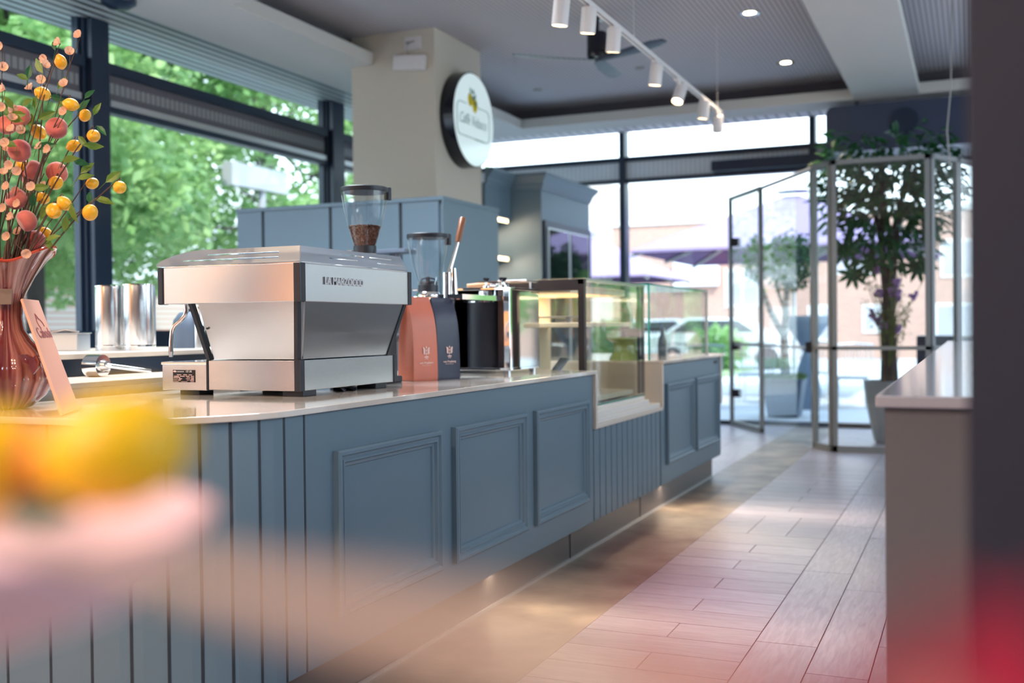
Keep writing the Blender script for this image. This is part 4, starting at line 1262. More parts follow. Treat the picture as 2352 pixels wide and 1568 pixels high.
for gi in range(6):
    root = thing('blossom_branch', bn[gi], 'branch', vc + Vector((0, 0, .3)), 'blossom twigs in the vase')
    it = sorted([p for p in bl if p[2] == gi], key=lambda p: -p[1])
    sm = MB(); p0 = mouth()
    topp = at(it[-1][0], it[-1][1], 3.3)
    path = stempath(p0, topp, .02, 9)
    sm.tube(path, [.0026 * (1 - .6 * i / 9) for i in range(10)], 6)
    for (u_, v_, g_) in it:
        dep = rnd.uniform(3.2, 3.4)
        c = at(u_, v_, dep) if (u_, v_) != (it[-1][0], it[-1][1]) else topp
        near = min(path, key=lambda p: (p - c + Vector((0, 0, .05))).length)
        sm.tube([near, (near + c) / 2 + Vector((0, 0, -.005)), c], .0009, 5)
        n_ = (-fw + Vector((rnd.uniform(-1, 1), rnd.uniform(-1, 1), rnd.uniform(-.3, 1))) * .8).normalized()
        T = n_.to_track_quat('Z', 'Y').to_matrix()
        m = MB()
        for k in range(5):
            a = k * 2 * PI / 5 + rnd.random() * .3
            d_ = T @ Vector((math.cos(a), math.sin(a), .45))
            m.petal(c, d_, n_, .0195, .0185)
        m.ball(c, .0022, n=6, m=4)
        m.build('blossom', M['petal'], root)
    sm.build('stem', M['stem'], root, smooth=True)
# more bare stems between lip and fruit
for k in range(7):
    p0 = mouth(); p1 = at(rnd.uniform(0, 150), rnd.uniform(300, 480), rnd.uniform(3.35, 3.55))
    m = MB(); m.tube(stempath(p0, p1, .02), [.004 * (1 - .6 * i / 7) for i in range(8)], 6)
    tag(m.build('bare_stem', M['stem'], smooth=True), 'bare dark stem among the fruit branches in the vase', 'branch', 'bare stems in the vase')

# leaning card
BL, BR = atz(138, 955, .999), atz(177, 941, .999)
e = BR - BL
TL = at(46, 688, 3.36); TR = TL + e * .9
nn = (TL - BL).cross(e).normalized()
if nn.dot(CAM - BL) < 0: nn = -nn
cb = thing('menu_card', 'long peach card leaning against the vase', 'card', (BL + BR) / 2)
m = MB(); q = [BL, BR, TR, TL]; m.hexa([p for p in q], [p + nn * .008 for p in q]); m.build('board', M['card'], cb, bevel=.001)
cc = BL * .32 + TL * .68 + e * .52 + nn * .0095
T = frameT(cc, e, TL - BL)
if T.to_3x3().col[2].dot(nn) < 0: T = frameT(cc, -e, TL - BL)
text('Cabosh', .052, T, M['card_ink'], 'lettering', cb, .0003, shear=.3, width=e.length * .72)
m = MB()
ring = [T @ Vector((.02 + .034 * math.cos(a) , .032 + .022 * math.sin(a), 0)) for a in [R(-20 + 15 * k) for k in range(17)]]
m.tube(ring, .0012, 5); m.tube([T @ Vector((.0, .05, 0)), T @ Vector((.02, .07, 0)), T @ Vector((.035, .05, 0))], .0012, 5)
m.build('lemon_outline', M['card_ink'], cb)

# ================================================================ BACK COUNTER AND WHAT STANDS ON IT
def boxT(x0, x1, y0, y1, z0, z1): return (x0, x1, y0, y1, z0, z1)
bc = thing('back_counter', 'low back bar with beige worktop and dark cabinet ledge by the window', 'counter', (-4.1, 3.6, 0))
LZ = 1.146
m = MB(); m.box(-4.6, -3.55, 2.4, 4.95, 1.122, LZ); m.build('ledge_top', M['stone_side'], bc, bevel=.003)
m = MB(); m.box(-4.58, -3.58, 2.42, 4.93, 0, 1.122); m.build('ledge_body', M['navy'], bc)
m = MB(); m.box(-3.58, -3.15, 2.4, 4.1, 1.022, 1.045); m.build('worktop', M['stone_side'], bc, bevel=.003)
m = MB(); m.box(-3.575, -3.18, 2.42, 4.08, .97, 1.022); m.build('worktop_edge', M['satin'], bc)
m = MB(); m.box(-3.575, -3.24, 2.42, 4.08, 0, .97); m.build('cabinet_body', M['cream'], bc)
m = MB()
for yy in (2.8, 3.2, 3.6, 3.95): m.tube([(-3.235, yy, .93), (-3.20, yy, .93), (-3.20, yy + .1, .93), (-3.235, yy + .1, .93)], .007, 6)
m.build('handle', M['satin'], bc)
def canister(cen, r, h, lab):
    g = thing('steel_canister', lab, 'canister', cen, 'steel canisters on the back ledge')
    x, y, z = cen
    m = MB(); m.lathe([(r * .98, z), (r, z + .004), (r, z + h - .006), (r * .985, z + h)], (x, y, 0), 40); m.build('body', M['satin'], g, smooth=True)
    m = MB(); m.lathe([(r * 1.015, z + h - .004), (r * 1.015, z + h + .002), (r * .6, z + h + .008), (0, z + h + .009)], (x, y, 0), 40); m.build('lid', M['chrome'], g, smooth=True)
    m = MB(); m.lathe([(r * 1.01, z + .02), (r * 1.012, z + .024), (r * 1.01, z + .028)], (x, y, 0), 40, cap=False); m.build('base_band', M['chrome'], g)
c1 = at(253, 757, 5.25); c2 = at(320, 757, 5.2)
canister((c1.x, c1.y, LZ), .069, .315, 'left of two tall steel canisters on the back ledge')
canister((c2.x, c2.y, LZ), .077, .318, 'right and slightly larger of two tall steel canisters')
p = at(140, 757, 5.3)
g = thing('steel_container', 'square steel insert container on the ledge behind the vase', 'container', (p.x, p.y, LZ))
T = Matrix.Translation((p.x, p.y, LZ)) @ Matrix.Rotation(yaw, 4, 'Z')
m = MB(); m.box(-.115, .115, -.08, .08, 0, .085, T); m.build('body', M['alu'], g, bevel=.006)
m = MB(); m.box(-.12, .12, -.085, .085, .085, .09, T); m.tube([T @ Vector((-.05, 0, .09)), T @ Vector((.02, 0, .105)), T @ Vector((.09, .0, .092))], .006, 6); m.build('lid', M['satin'], g, bevel=.002)
p = at(70, 757, 5.35)
m = MB(); m.lathe([(.045, 0), (.046, .08), (.048, .085)], (0, 0, 0), 24)
o = m.build('steel_cup', M['satin'], smooth=True); o.location = (p.x, p.y, LZ); tag(o, 'small steel cup on the ledge just behind the vase', 'cup')
# spouted portafilter-like tool lying on the worktop
p = at(222, 838, 4.62); p.z = 1.045 + .048
q_ = at(345, 848, 4.75); q_.z = 1.062
g = thing('milk_measure', 'polished steel dipper with a round cup and long handle lying on the back worktop', 'kitchen tool', (p.x, p.y, 1.045))
ax = (rt * 1.0 + fw * -.35); ax.z = 0; ax.normalize()
m = MB(); m.cyl(p - ax * .04, p + ax * .035, .048, n=32); m.build('cup', M['chrome'], g, smooth=True)
m = MB(); m.cyl(p + ax * .035, p + ax * .055, .026, .02, 20); m.build('collar', M['satin'], g, smooth=True)
m = MB(); m.tube([p + ax * .05, p + ax * .07, q_], [.012, .010, .010], 12); m.build('handle', M['chrome'], g, smooth=True)
# bottle and box further right on the ledge
p = at(432, 757, 5.75)
g = thing('black_appliance', 'dark rounded kettle-like appliance behind the steam wand', 'kettle', (p.x, p.y, LZ))
m = MB(); m.lathe([(.08, LZ), (.082, LZ + .1), (.075, LZ + .15), (.045, LZ + .19), (0, LZ + .20)], (p.x, p.y, 0), 28); m.build('body', M['planter'], g, smooth=True)
m = MB(); m.lathe([(.02, LZ + .195), (.02, LZ + .21), (0, LZ + .215)], (p.x, p.y, 0), 16); m.build('knob', M['black'], g, smooth=True)
p = at(458, 757, 5.7)
m = MB(); m.lathe([(.03, 0), (.03, .17), (.02, .2), (.02, .22), (0, .222)], (0, 0, 0), 20)
o = m.build('squeeze_bottle', M['satin'], smooth=True); o.location = (p.x, p.y, LZ); tag(o, 'narrow steel bottle beside the dark kettle', 'bottle')
m = MB(); m.box(-3.75, -3.55, 4.36, 4.5, 0, 1.2); 

# ---- grey tall cabinets in front of the column
tc_ = thing('tall_cabinet', 'row of flat blue-grey tall cabinet doors in front of the pale column', 'cabinet', (-4.53, 7.6, 0))
m = MB(); m.box(-5.457, -3.602, 7.115, 8.09, 0, 2.205); m.build('body', M['cab_blue'], tc_)
m = MB(); m.box(-5.465, -3.585, 7.085, 8.1, 2.185, 2.215); m.build('top_board', M['cab_blue'], tc_, bevel=.002)
xs2 = [-5.457, -5.207, -4.575, -3.955, -3.62]
for i in range(4):
    m = MB(); m.box(xs2[i] + (.016 if i else 0), xs2[i + 1] - .012, 7.095, 7.115, .1, 2.185); m.build('door', M['cab_blue'], tc_, bevel=.002)
m = MB()
for xx in xs2[1:4]: m.box(xx - .012, xx + .016, 7.105, 7.118, .1, 2.185)
m.build('door_gap', M['blue_groove'], tc_)
m = MB(); m.box(-3.602, -3.592, 7.09, 8.09, 0, 2.185); m.build('side_panel', M['cab_blue'], tc_)
# small dark teal tray shape above the machine
p = at(905, 578, 6.6)
m = MB(); m.box(p.x - .13, p.x + .12, p.y - .08, p.y + .08, p.z - .012, p.z + .012); m.box(p.x - .02, p.x + .03, p.y - .03, p.y + .03, 0, p.z - .012)
tag(m.build('tall_stand', M['planter'], bevel=.003), 'dark slim stand with a flat top before the grey cabinets', 'stand')

# ---- crown cabinet with fridge
cc_ = thing('crown_cabinet', 'tall grey cabinet with crown moulding and glass-fronted fridge', 'cabinet', (-4.5, 11.0, 0))
m = MB(); m.box(-4.80, -4.15, 10.47, 12.0, 0, 2.70); m.build('body', M['cab_blue'], cc_)
def crown(mb, pts, z0):
    prof = [(0, 0), (.015, .0), (.02, .03), (.03, .04), (.035, .07), (.08, .13), (.09, .14), (.09, .17), (0, .17)]
    # pts: path of (x,y) with outward offset dirs
    loops = []
    for (x, y, ox, oy) in pts: loops.append([(x + ox * a, y + oy * a, z0 + b) for a, b in prof])
    mb.loft(loops, cap=True)
m = MB(); crown(m, [(-4.5, 10.47, 0, -1), (-4.15, 10.47, 1, -1), (-4.15, 12.0, 1, 1), (-4.8, 12.0, 0, 1)], 2.68)
m.build('crown_moulding', M['cab_blue'], cc_)
m = MB(); m.box(-4.152, -4.12, 10.50, 11.97, .12, 2.36); m.build('fridge_surround', M['navy'], cc_)
for a, b in ((10.56, 11.20), (11.22, 11.86)):
    m = MB(); m.box(-4.122, -4.110, a, b, .2, 2.29)
    dd = m.build('fridge_door', M['alu'], cc_)
    for z0, z1 in ((1.72, 2.27), (.9, 1.68), (.25, .86)):
        m = MB(); m.box(-4.111, -4.105, a + .04, b - .03, z0, z1); m.build('pane', M['fridge_glass'], dd)
sh = thing('shelf_unit', 'grey open shelf niche with lit shelves beside the column', 'shelf', (-4.6, 10.13, 0))
m = MB(); m.box(-4.95, -4.9, 9.82, 10.465, 0, 2.70); m.box(-4.9, -4.5, 9.82, 9.86, 0, 2.7); m.box(-4.9, -4.5, 9.86, 10.465, 2.38, 2.7); m.build('body', M['cab_blue'], sh)
m = MB(); crown(m, [(-4.5, 9.82, 1, 0), (-4.5, 10.42, 1, 0)], 2.68); m.build('crown_moulding', M['cab_blue'], sh)
for zz in (2.35, 1.95, 1.5, 1.0):
    m = MB(); m.box(-4.9, -4.51, 9.86, 10.465, zz, zz + .03); m.build('shelf_board', M['cab_blue'], sh)
    m = MB(); m.box(-4.512, -4.50, 9.9, 10.40, zz - .012, zz + .026); m.build('shelf_light', M['led'], sh)
    area('shelf_lamp', (-4.6, 10.15, zz - .02), (.3, .5), 2.2, WARM2, (.4, 0, -1))

# ================================================================ COLUMN FIXTURES
sg = thing('round_sign', 'round backlit café sign with lemons and black rim on the column', 'sign', (-4.46, 9.333, 3.227))
cy_, cz_ = 9.333, 3.227
ux, uz = 1, 1
m = MB()
Rr = .452
Tx = Matrix.Rotation(R(90), 3, 'Y')
m.lathe([(Rr - .03, -4.526), (Rr, -4.52), (Rr, -4.388), (Rr - .012, -4.385)], (0, 0, 0), 72, cap=True)
m.v = [Vector((p.z, cy_ + p.y, cz_ + p.x)) for p in m.v]
m.build('rim', M['black_gloss'], sg, smooth=True)
m = MB(); m.lathe([(Rr - .012, -4.388), (Rr - .014, -4.380), (0, -4.380)], (0, 0, 0), 72)
m.v = [Vector((p.z, cy_ + p.y, cz_ + p.x)) for p in m.v]
m.build('face', M['sign_face'], sg, smooth=False)
xf = -4.379
Ts = frameT((xf, cy_ - .02, cz_ - .02), (0, 1, 0), (0, 0, 1))
text('Caffè Velasco', .15, Ts, M['sign_script'], 'lettering', sg, .001, shear=.35, width=.60)
m = MB()
pr = rrect(-.36, .36, -.16, .15, .07)
pts = [Ts @ Vector((a, b, 0)) for a, b in pr]
m.tube(pts[0:7] + [Ts @ Vector((.09, .15, 0))], .004, 5)
m.tube([Ts @ Vector((-.15, .15, 0))] + pts[7:21] + [Ts @ Vector((.0, -.16, 0))], .004, 5)
m.tube([Ts @ Vector((.26, -.16, 0))] + pts[21:] + [pts[0]], .004, 5)
for k in range(6): m.box(xf - .001, xf + .002, cy_ + .0 + k * .04, cy_ + .025 + k * .04, cz_ - .19, cz_ - .175)
m.build('border_line', M['sign_green'], sg)
m = MB()
for (a, b, s) in ((-.07, .20, .055), (.03, .16, .062)):
    m.ball(Ts @ Vector((a, b, 0)), s, (.15, .95, 1.15), 16, 10)
m.build('lemon_emblem', M['sign_yellow'], sg, smooth=True)
m = MB()
for (a, b, an) in ((-.07, .25, 120), (-.05, .25, 60), (.0, .20, 150), (.01, .20, -60), (.0, .21, 80)):
    d_ = Vector((0, math.cos(R(an)), math.sin(R(an)))); m.leaf(Ts @ Vector((a, b, .012)), d_, (1, 0, 0), .07, .04, 0)
m.build('leaf_emblem', M['sign_green'], sg)

el = thing('emergency_light', 'white box emergency light high on the column front', 'light', (-4.77, 8.79, 3.68))
m = MB(); T = Matrix.Translation((-4.755, 8.765, 3.685)) @ Matrix.Rotation(R(5), 4, 'Y')
m.box(-.17, .15, -.035, .03, -.065, .07, T); m.build('housing', M['white_metal'], el, bevel=.006)
m = MB(); m.box(-4.83, -4.66, 8.785, 8.799, 3.82, 3.935); m.build('wall_plate', M['white_metal'], el, bevel=.004)
m = MB(); m.tube([(-4.78, 8.78, 3.87), (-4.77, 8.74, 3.87), (-4.70, 8.73, 3.875)], .008, 8); m.tube([(-4.775, 8.74, 3.87), (-4.79, 8.75, 3.81), (-4.77, 8.765, 3.75)], .006, 6); m.ball((-4.78, 8.75, 3.87), .018, n=10, m=6)
m.build('bracket', M['grey_rib'], el, smooth=True)

# ================================================================ TRACK LIGHTS, FAN, DOWNLIGHTS
TX = -2.15
tr = thing('lighting_track', 'white suspended track rail carrying the spotlights', 'light track', (TX, 7.5, 3.2))
m = MB(); m.box(TX - .018, TX + .018, 4.3, 9.98, 3.198, 3.232); m.build('rail', M['white_metal'], tr, bevel=.003)
m = MB(); m.box(TX + .006, TX + .012, 4.3, 9.97, 3.1965, 3.199); m.build('conductor_slot', M['black'], tr)
for k, yy in enumerate((4.6, 7.2, 9.85)):
    m = MB(); m.cyl((TX, yy, 3.23), (TX, yy, 4.0 if yy > 6.4 else 3.72), .0018, n=6); m.cyl((TX, yy, 3.232), (TX, yy, 3.26), .006, n=8); m.build('suspension_wire', M['white_metal'], tr)
heads = [(5.76, 5.76, 3.04, 4), (6.28, 6.24, 3.115, 8), (6.76, 6.74, 3.115, 10), (7.76, 7.76, 3.105, 5), (8.40, 8.46, 3.10, -26), (9.30, 9.30, 3.125, 4), (9.82, 9.86, 3.10, 28)]
hl = ['nearest track spotlight, cut by the top edge', 'second track spotlight, hanging close below the rail', 'third track spotlight, in front of the fan motor', 'fourth track spotlight, right of the fan',
      'fifth track spotlight, tilted strongly back', 'sixth track spotlight, pointing straight down', 'last track spotlight at the rail end, tilted forward']
for k, (yt, yh, zh, tilt) in enumerate(heads):
    g = thing('track_spotlight', hl[k], 'spotlight', (TX, yt, 3.198), 'white cylinder spotlights on the track')
    T = Matrix.Translation((TX, yh, zh + .0)) @ Matrix.Rotation(R(tilt), 4, 'X') @ Matrix.Rotation(R(8), 4, 'Y')
    m = MB(); pr_ = [(.046, .072), (.048, .068), (.048, -.078), (.044, -.082), (.040, -.07)]
    for_l = MB(); for_l.lathe(pr_, (0, 0, 0), 28, cap=False); for_l.lathe([(.0, .073), (.046, .072)], (0, 0, 0), 28, cap=False)
    for_l.v = [T @ p for p in for_l.v]; for_l.build('housing', M['white_metal'], g, smooth=True)
    ml = MB(); ml.lathe([(.0, -.062), (.036, -.062)], (0, 0, 0), 20, cap=False); ml.v = [T @ p for p in ml.v]; ml.build('lens', M['lamp_glow'], g)
    mb_ = MB(); mb_.box(TX - .018, TX + .018, yt - .06, yt + .06, 3.178, 3.198); q1 = T @ Vector((0, 0, .072)); mb_.tube([(TX, yt, 3.18), q1], .012, 10); mb_.build('adapter', M['white_metal'], g, bevel=.002)
    dn = (T.to_3x3() @ Vector((0, 0, -1)))
    pos = T @ Vector((0, 0, -.085))
    spot('track_lamp', pos, pos + dn, 16, WARM2, 70, .5, .03)

fan = thing('ceiling_fan', 'black three-bladed ceiling fan under the coffer', 'ceiling fan', at(1370, 110, 9.55))
hub = at(1372, 132, 9.55)
m = MB(); m.lathe([(.085, hub.z - .01), (.092, hub.z + .02), (.092, hub.z + .20), (.08, hub.z + .22)], (hub.x, hub.y, 0), 32); m.cyl((hub.x, hub.y, hub.z + .2), (hub.x, hub.y, 4.0), .02, n=12)
m.lathe([(.06, 3.96), (.07, 4.0)], (hub.x, hub.y, 0), 24)
m.build('motor', M['black_gloss'], fan, smooth=True)
def blade(tip, w0=.045, w1=.075, pitch_=14):
    tip = Vector(tip); d_ = (tip - hub); L = d_.length; d_.normalize()
    sd_ = d_.cross(Vector((0, 0, 1))).normalized(); nz = sd_.cross(d_)
    m = MB(); loops = []
    for k in range(9):
        t = k / 8
        wv = (w0 + (w1 - w0) * math.sin(PI * min(1, t * 1.15) * .6)) * (1 if t < .93 else .6)
        a = R(pitch_ * (1 - .5 * t)); ca_, sa_ = math.cos(a), math.sin(a)
        c = hub + d_ * (L * t * 1.0 + .03) + Vector((0, 0, -.02 + .03 * t * t))
        l = []
        for (u_, v_) in ((-1, 0), (-.5, .006), (.5, .008), (1, 0), (.5, -.004), (-.5, -.005)):
            l.append(c + sd_ * (u_ * wv * ca_) + nz * (u_ * wv * sa_ + v_))
        loops.append(l)
    m.loft(loops); return m.build('blade', M['fan_pale'], fan, smooth=True)
blen = (Vector(at(1187, 139, 9.4)) - hub).length
a0 = math.atan2(*(Vector(at(1187, 139, 9.4)) - hub).yx)
for k in range(3):
    a = a0 + k * 2 * PI / 3
    blade(hub + Vector((math.cos(a), math.sin(a), -.02)) * blen)

for k, (u_, v_, lab) in enumerate(((1722, 29, 'recessed ceiling downlight nearest the right beam, closer one'), (1805, 143, 'recessed ceiling downlight further away near the coffer corner'))):
    p = atz(u_, v_, CZ); g = thing('downlight', lab, 'light', (p.x, p.y, CZ), 'round recessed ceiling lights')
    m = MB(); m.lathe([(.095, CZ), (.09, CZ - .012), (.06, CZ - .008), (.05, CZ + .0)], (p.x, p.y, 0), 28, cap=False); m.build('rim', M['satin'], g, smooth=True)
    m = MB(); m.lathe([(0, CZ - .004), (.052, CZ - .004)], (p.x, p.y, 0), 20, cap=False); m.build('lens', M['lamp_glow'], g)
    spot('downlight_lamp', (p.x, p.y, CZ - .03), (p.x, p.y, 0), 40, WARM2, 80)
for k, (u_, v_, lab) in enumerate(((1235, 205, 'small grey smoke detector on the coffer ceiling left'), (1470, 155, 'small grey sprinkler on the coffer ceiling right of the fan'))):
    p = atz(u_, v_, CZ); m = MB(); m.lathe([(.05, 0), (.045, -.02), (.0, -.03)], (0, 0, 0), 20); o = m.build('ceiling_detector', M['grey_rib'], smooth=True); o.location = (p.x, p.y, CZ); tag(o, lab, 'detector')
p = atz(272, 0, SZ); m = MB(); m.lathe([(.13, 0), (.125, -.03), (.08, -.06), (0, -.07)], (0, 0, 0), 28); o = m.build('ceiling_speaker', M['navy'], smooth=True); o.location = (p.x, p.y, SZ); tag(o, 'dark domed ceiling speaker at the top edge near the window', 'speaker')
m = MB(); q0 = at(2186, -10, 9.0); q1 = at(2184, 200, 9.0); q2 = at(2175, 300, 9); q3 = at(2182, 380, 9.0)
m.tube([Vector((q0.x, q0.y, CZ)), q1, q2, q3], .006, 6); tag(m.build('hanging_cable', M['grey_rib'], smooth=True), 'thin pale cable hanging near the dark right column', 'cable')

# ================================================================ RIGHT SIDE
rc = thing('partition_counter', 'grey-taupe low counter with glossy top at the right', 'counter', (1.5, 6, 0))
m = MB(); m.box(-.172, 2.6, 2.4, 9.5, 0, 1.062); m.build('body', M['taupe'], rc)
m = MB(); m.box(-.190, 2.62, 2.38, 9.52, 1.062, 1.087); m.build('worktop', M['counter_top'], rc, bevel=.004)
m = MB(); m.box(-.004, .60, .92, 1.35, 0, SZ)
struct('wall_pier', m, M['dark_wall'])
m = MB(); m.box(-.75, -.3, 10.9, 11.0, 0, .0) if False else None
m = MB(); m.box(-.55, .5, 12.2, 12.9, 0, 1.1)
tag(m.build('dark_cabinet', M['navy'], bevel=.01), 'dark low cabinet inside the entrance behind the plant', 'cabinet')

# plant inside the vestibule
pp = Vector((-.80, 11.75, 0))
pt = thing('potted_rubber_tree', 'tall broad-leaved indoor tree in a grey tapered pot inside the glass entrance', 'plant', pp)
m = MB(); m.lathe([(.13, 0), (.15, .02), (.19, .2), (.235, .45), (.255, .62), (.26, .645), (.24, .645), (.23, .6), (0, .6)], (pp.x, pp.y, 0), 12); m.build('pot', M['pot'], pt)
m = MB(); rr = random.Random(5)
for k in range(5):
    a = k * 1.3
    m.tube([pp + Vector((.06 * math.cos(a), .06 * math.sin(a), .58)), pp + Vector((.03 * math.cos(a + 1), .03 * math.sin(a + 1), 1.4)), pp + Vector((.09 * math.cos(a + 1.5), .09 * math.sin(a + 1.5), 2.2)), pp + Vector((.3 * math.cos(a + 2), .3 * math.sin(a + 2), 3.0))], [.04, .034, .026, .012], 8)
m.build('trunk', M['bark'], pt, smooth=True)
m = MB()
for k in range(1150):
    th = rr.uniform(0, 2 * PI); zz = rr.triangular(1.75, 3.3, 2.7)
    rad = (.72 * math.sin(PI * min(1, max(.08, (zz - 1.62) / 1.9)) * .75 + .25)) * math.sqrt(rr.uniform(.05, 1))
    c = pp + Vector((rad * math.cos(th), rad * math.sin(th) * .8, zz))
    d_ = Vector((math.cos(th + rr.uniform(-.9, .9)), math.sin(th + rr.uniform(-.9, .9)), rr.uniform(-.9, .7)))
    m.leaf(c, d_, (rr.uniform(-.7, .7), rr.uniform(-.7, .7), 1), rr.uniform(.13, .22), rr.uniform(.055, .085), .3)
m.build('foliage', M['leaf_dark'], pt)
for sp in ((-.33, 1.75), (-.42, 2.0), (-.15, 1.85), (.3, 1.8)):
    c0 = pp + Vector((sp[0], -.15, sp[1]))
    m = MB(); m.tube([pp + Vector((0, 0, sp[1] - .1 + .2)), c0], .008, 6)
    for k in range(9):
        a = k * 2 * PI / 9; m.leaf(c0, (math.cos(a), -.35 * math.sin(a), math.sin(a) * .9 - .1), (0, -1, .3), .19, .06, .1)
    m.build('leaf_spray', M['leaf_dark'], pt)
fl = thing('flower_arrangement', 'purple and green artificial flowers around the indoor tree trunk', 'flowers', pp + Vector((0, -.1, .9)))
m = MB(); m2 = MB()
for k in range(90):
    th = rr.uniform(0, 2 * PI); zz = rr.triangular(1.0, 1.95, 1.2); rd = rr.uniform(.05, .12 + (zz - .95) * .38)
    c = pp + Vector((rd * math.cos(th), rd * math.sin(th), zz))
    m.tube([pp + Vector((.04 * math.cos(th), .04 * math.sin(th), .62)), (c + pp + Vector((0, 0, .8))) / 2 + Vector((0, 0, .1)), c], .003, 4)
    for q in range(4): m.leaf(c + Vector((rr.uniform(-.04, .04), rr.uniform(-.04, .04), rr.uniform(-.08, .02))), (rr.uniform(-1, 1), rr.uniform(-1, 1), rr.uniform(-.4, 1)), (0, 0, 1), .06, .025)
    if k % 5 == 0:
        for q in range(7): m2.ball(c + Vector((rr.uniform(-.03, .03), rr.uniform(-.03, .03), rr.uniform(-.02, .05))), .022, n=7, m=5)
m.build('greenery', M['leaf'], fl); m2.build('blooms', M['lilac'], fl, smooth=True)

# ================================================================ OUTSIDE
m = MB(); m.box(-60, 60, 13.6, 80, -.2, -.02); m.box(-60, -6.7, -30, 13.6, -.2, -.02)
m.box(-60, 60, -60, -30, -.2, -.02)
o = struct('floor', m, M['pave'])
m = MB(); m.box(-23.5, -5.5, 24, 29.6, -.02, .05)
tag(m.build('lawn', M['grass']), 'strip of lawn beyond the terrace', 'lawn', kind='stuff')

def umbrella(cx_, cy_, hx, hy, ze, za, lab):
    g = thing('parasol', lab, 'parasol', (cx_, cy_, 0), 'purple terrace parasols')
    cor = [(cx_ - hx, cy_ - hy, ze), (cx_ + hx, cy_ - hy, ze), (cx_ + hx, cy_ + hy, ze), (cx_ - hx, cy_ + hy, ze)]
    m = MB(); k = len(cor)
    ap = [(cx_ + a * .12, cy_ + b * .12, za) for a, b in ((-1, -1), (1, -1), (1, 1), (-1, 1))]
    m.loft([[(x, y, z - .04) for x, y, z in cor], cor, ap], cap=False); m.add(ap, [(0, 1, 2, 3)])
    m.build('canopy', M['purple'], g, solid=.01)
    m = MB(); m.loft([[(x + (cx_ - x) * .01, y + (cy_ - y) * .01, z - .05) for x, y, z in cor], [(x, y, z - .06) for x, y, z in ap]], cap=False); m.build('shaded_underside', M['purple_shade'], g)  # extra sheet, its dark colour stands for the shade under the canopy
    m = MB(); m.add([(x * .12 + cx_ * .88, y * .12 + cy_ * .88, za + .08) for x, y, z in cor] + [(cx_, cy_, za + .14)], [(0, 1, 4), (1, 2, 4), (2, 3, 4), (3, 0, 4)]); m.build('cap', M['purple'], g)
    for i in range(4):
        x, y, z = cor[i]; x2, y2, z2 = cor[(i + 1) % 4]
        for (a, b) in ((x, y), ((x + x2) / 2, (y + y2) / 2)):
            m = MB(); m.tube([(a, b, ze - .09), (cx_, cy_, za - .16)], .03, 4)
            m.tube([(cx_, cy_, ze - .25), ((a + cx_) / 2, (b + cy_) / 2, (ze + za) / 2 - .08)], .03, 4); m.build('rib', M['grey_rib'], g)
    m = MB(); m.cyl((cx_, cy_, 0), (cx_, cy_, za), .04, n=12); m.build('pole', M['alu'], g)
    m = MB(); m.box(cx_ - .4, cx_ + .4, cy_ - .4, cy_ + .4, -.02, .1); m.build('base', M['planter'], g)
umbrella(-2.85, 19.05, 2.3, 2.1, 2.47, 3.45, 'large purple parasol straight beyond the glass door')
umbrella(-9.2, 26.5, 2.2, 2.1, 2.45, 3.55, 'purple parasol further away behind the window mullion')

bt = thing('birch_tree', 'white-trunked birch with clipped round crown in a square planter outside the door', 'tree', (-2.36, 14.9, 0))
bx, by = -2.36, 14.9
m = MB()
m.hexa([(bx - .20, by - .2, -.02), (bx + .20, by - .2, -.02), (bx + .20, by + .2, -.02), (bx - .20, by + .2, -.02)], [(bx - .27, by - .27, .50), (bx + .27, by - .27, .50), (bx + .27, by + .27, .50), (bx - .27, by + .27, .50)])
m.build('planter', M['planter'], bt, bevel=.01)
m = MB()
m.tube([(bx + .02, by, .45), (bx, by, .8), (bx, by, 1.1)], [.075, .06, .055], 12)
m.tube([(bx, by, 1.05), (bx + .03, by, 1.5), (bx + .05, by, 2.0), (bx + .12, by, 2.45)], [.05, .045, .04, .02], 10)
m.tube([(bx, by, 1.05), (bx - .2, by, 1.45), (bx - .36, by, 1.9), (bx - .38, by, 2.5)], [.045, .04, .035, .02], 10)
m.tube([(bx + .05, by, 1.3), (bx - .1, by + .1, 1.7), (bx - .2, by + .1, 2.2)], [.03, .025, .015], 8)
m.build('trunk', M['birch'], bt, smooth=True)
def leafblob(m, c, r, n, L, rg, squash=1.0, shell=.55):
    for _ in range(n):
        v = Vector((rg.gauss(0, 1), rg.gauss(0, 1), rg.gauss(0, 1))).normalized()
        rr_ = r * (shell + (1 - shell) * rg.random() ** .5)
        p = c + Vector((v.x * rr_, v.y * rr_, v.z * rr_ * squash))
        d_ = Vector((rg.uniform(-1, 1), rg.uniform(-1, 1), rg.uniform(-1, .4))).normalized()
        sd_ = d_.cross(Vector((rg.uniform(-1, 1), rg.uniform(-1, 1), 1))).normalized()
        l = L * rg.uniform(.7, 1.3)
        m.add([p, p + d_ * l * .5 + sd_ * l * .32, p + d_ * l, p + d_ * l * .5 - sd_ * l * .32], [(0, 1, 2, 3)])
rg = random.Random(9)
m = MB()
leafblob(m, Vector((bx + .08, by, 2.1)), .36, 1700, .07, rg, 1.15, .3)
leafblob(m, Vector((bx - .34, by, 2.15)), .22, 700, .07, rg, 1.5, .3)
m.build('crown', M['birch_leaf'], bt)
m = MB()
for _ in range(500):
    x = bx + rg.uniform(-.26, .26); y = by + rg.uniform(-.26, .26); m.leaf((x, y, .46), (rg.uniform(-.4, .4), rg.uniform(-.4, .4), 1), (0, -1, 0), rg.uniform(.06, .14), .02)
m.build('underplanting', M['leaf'], bt)

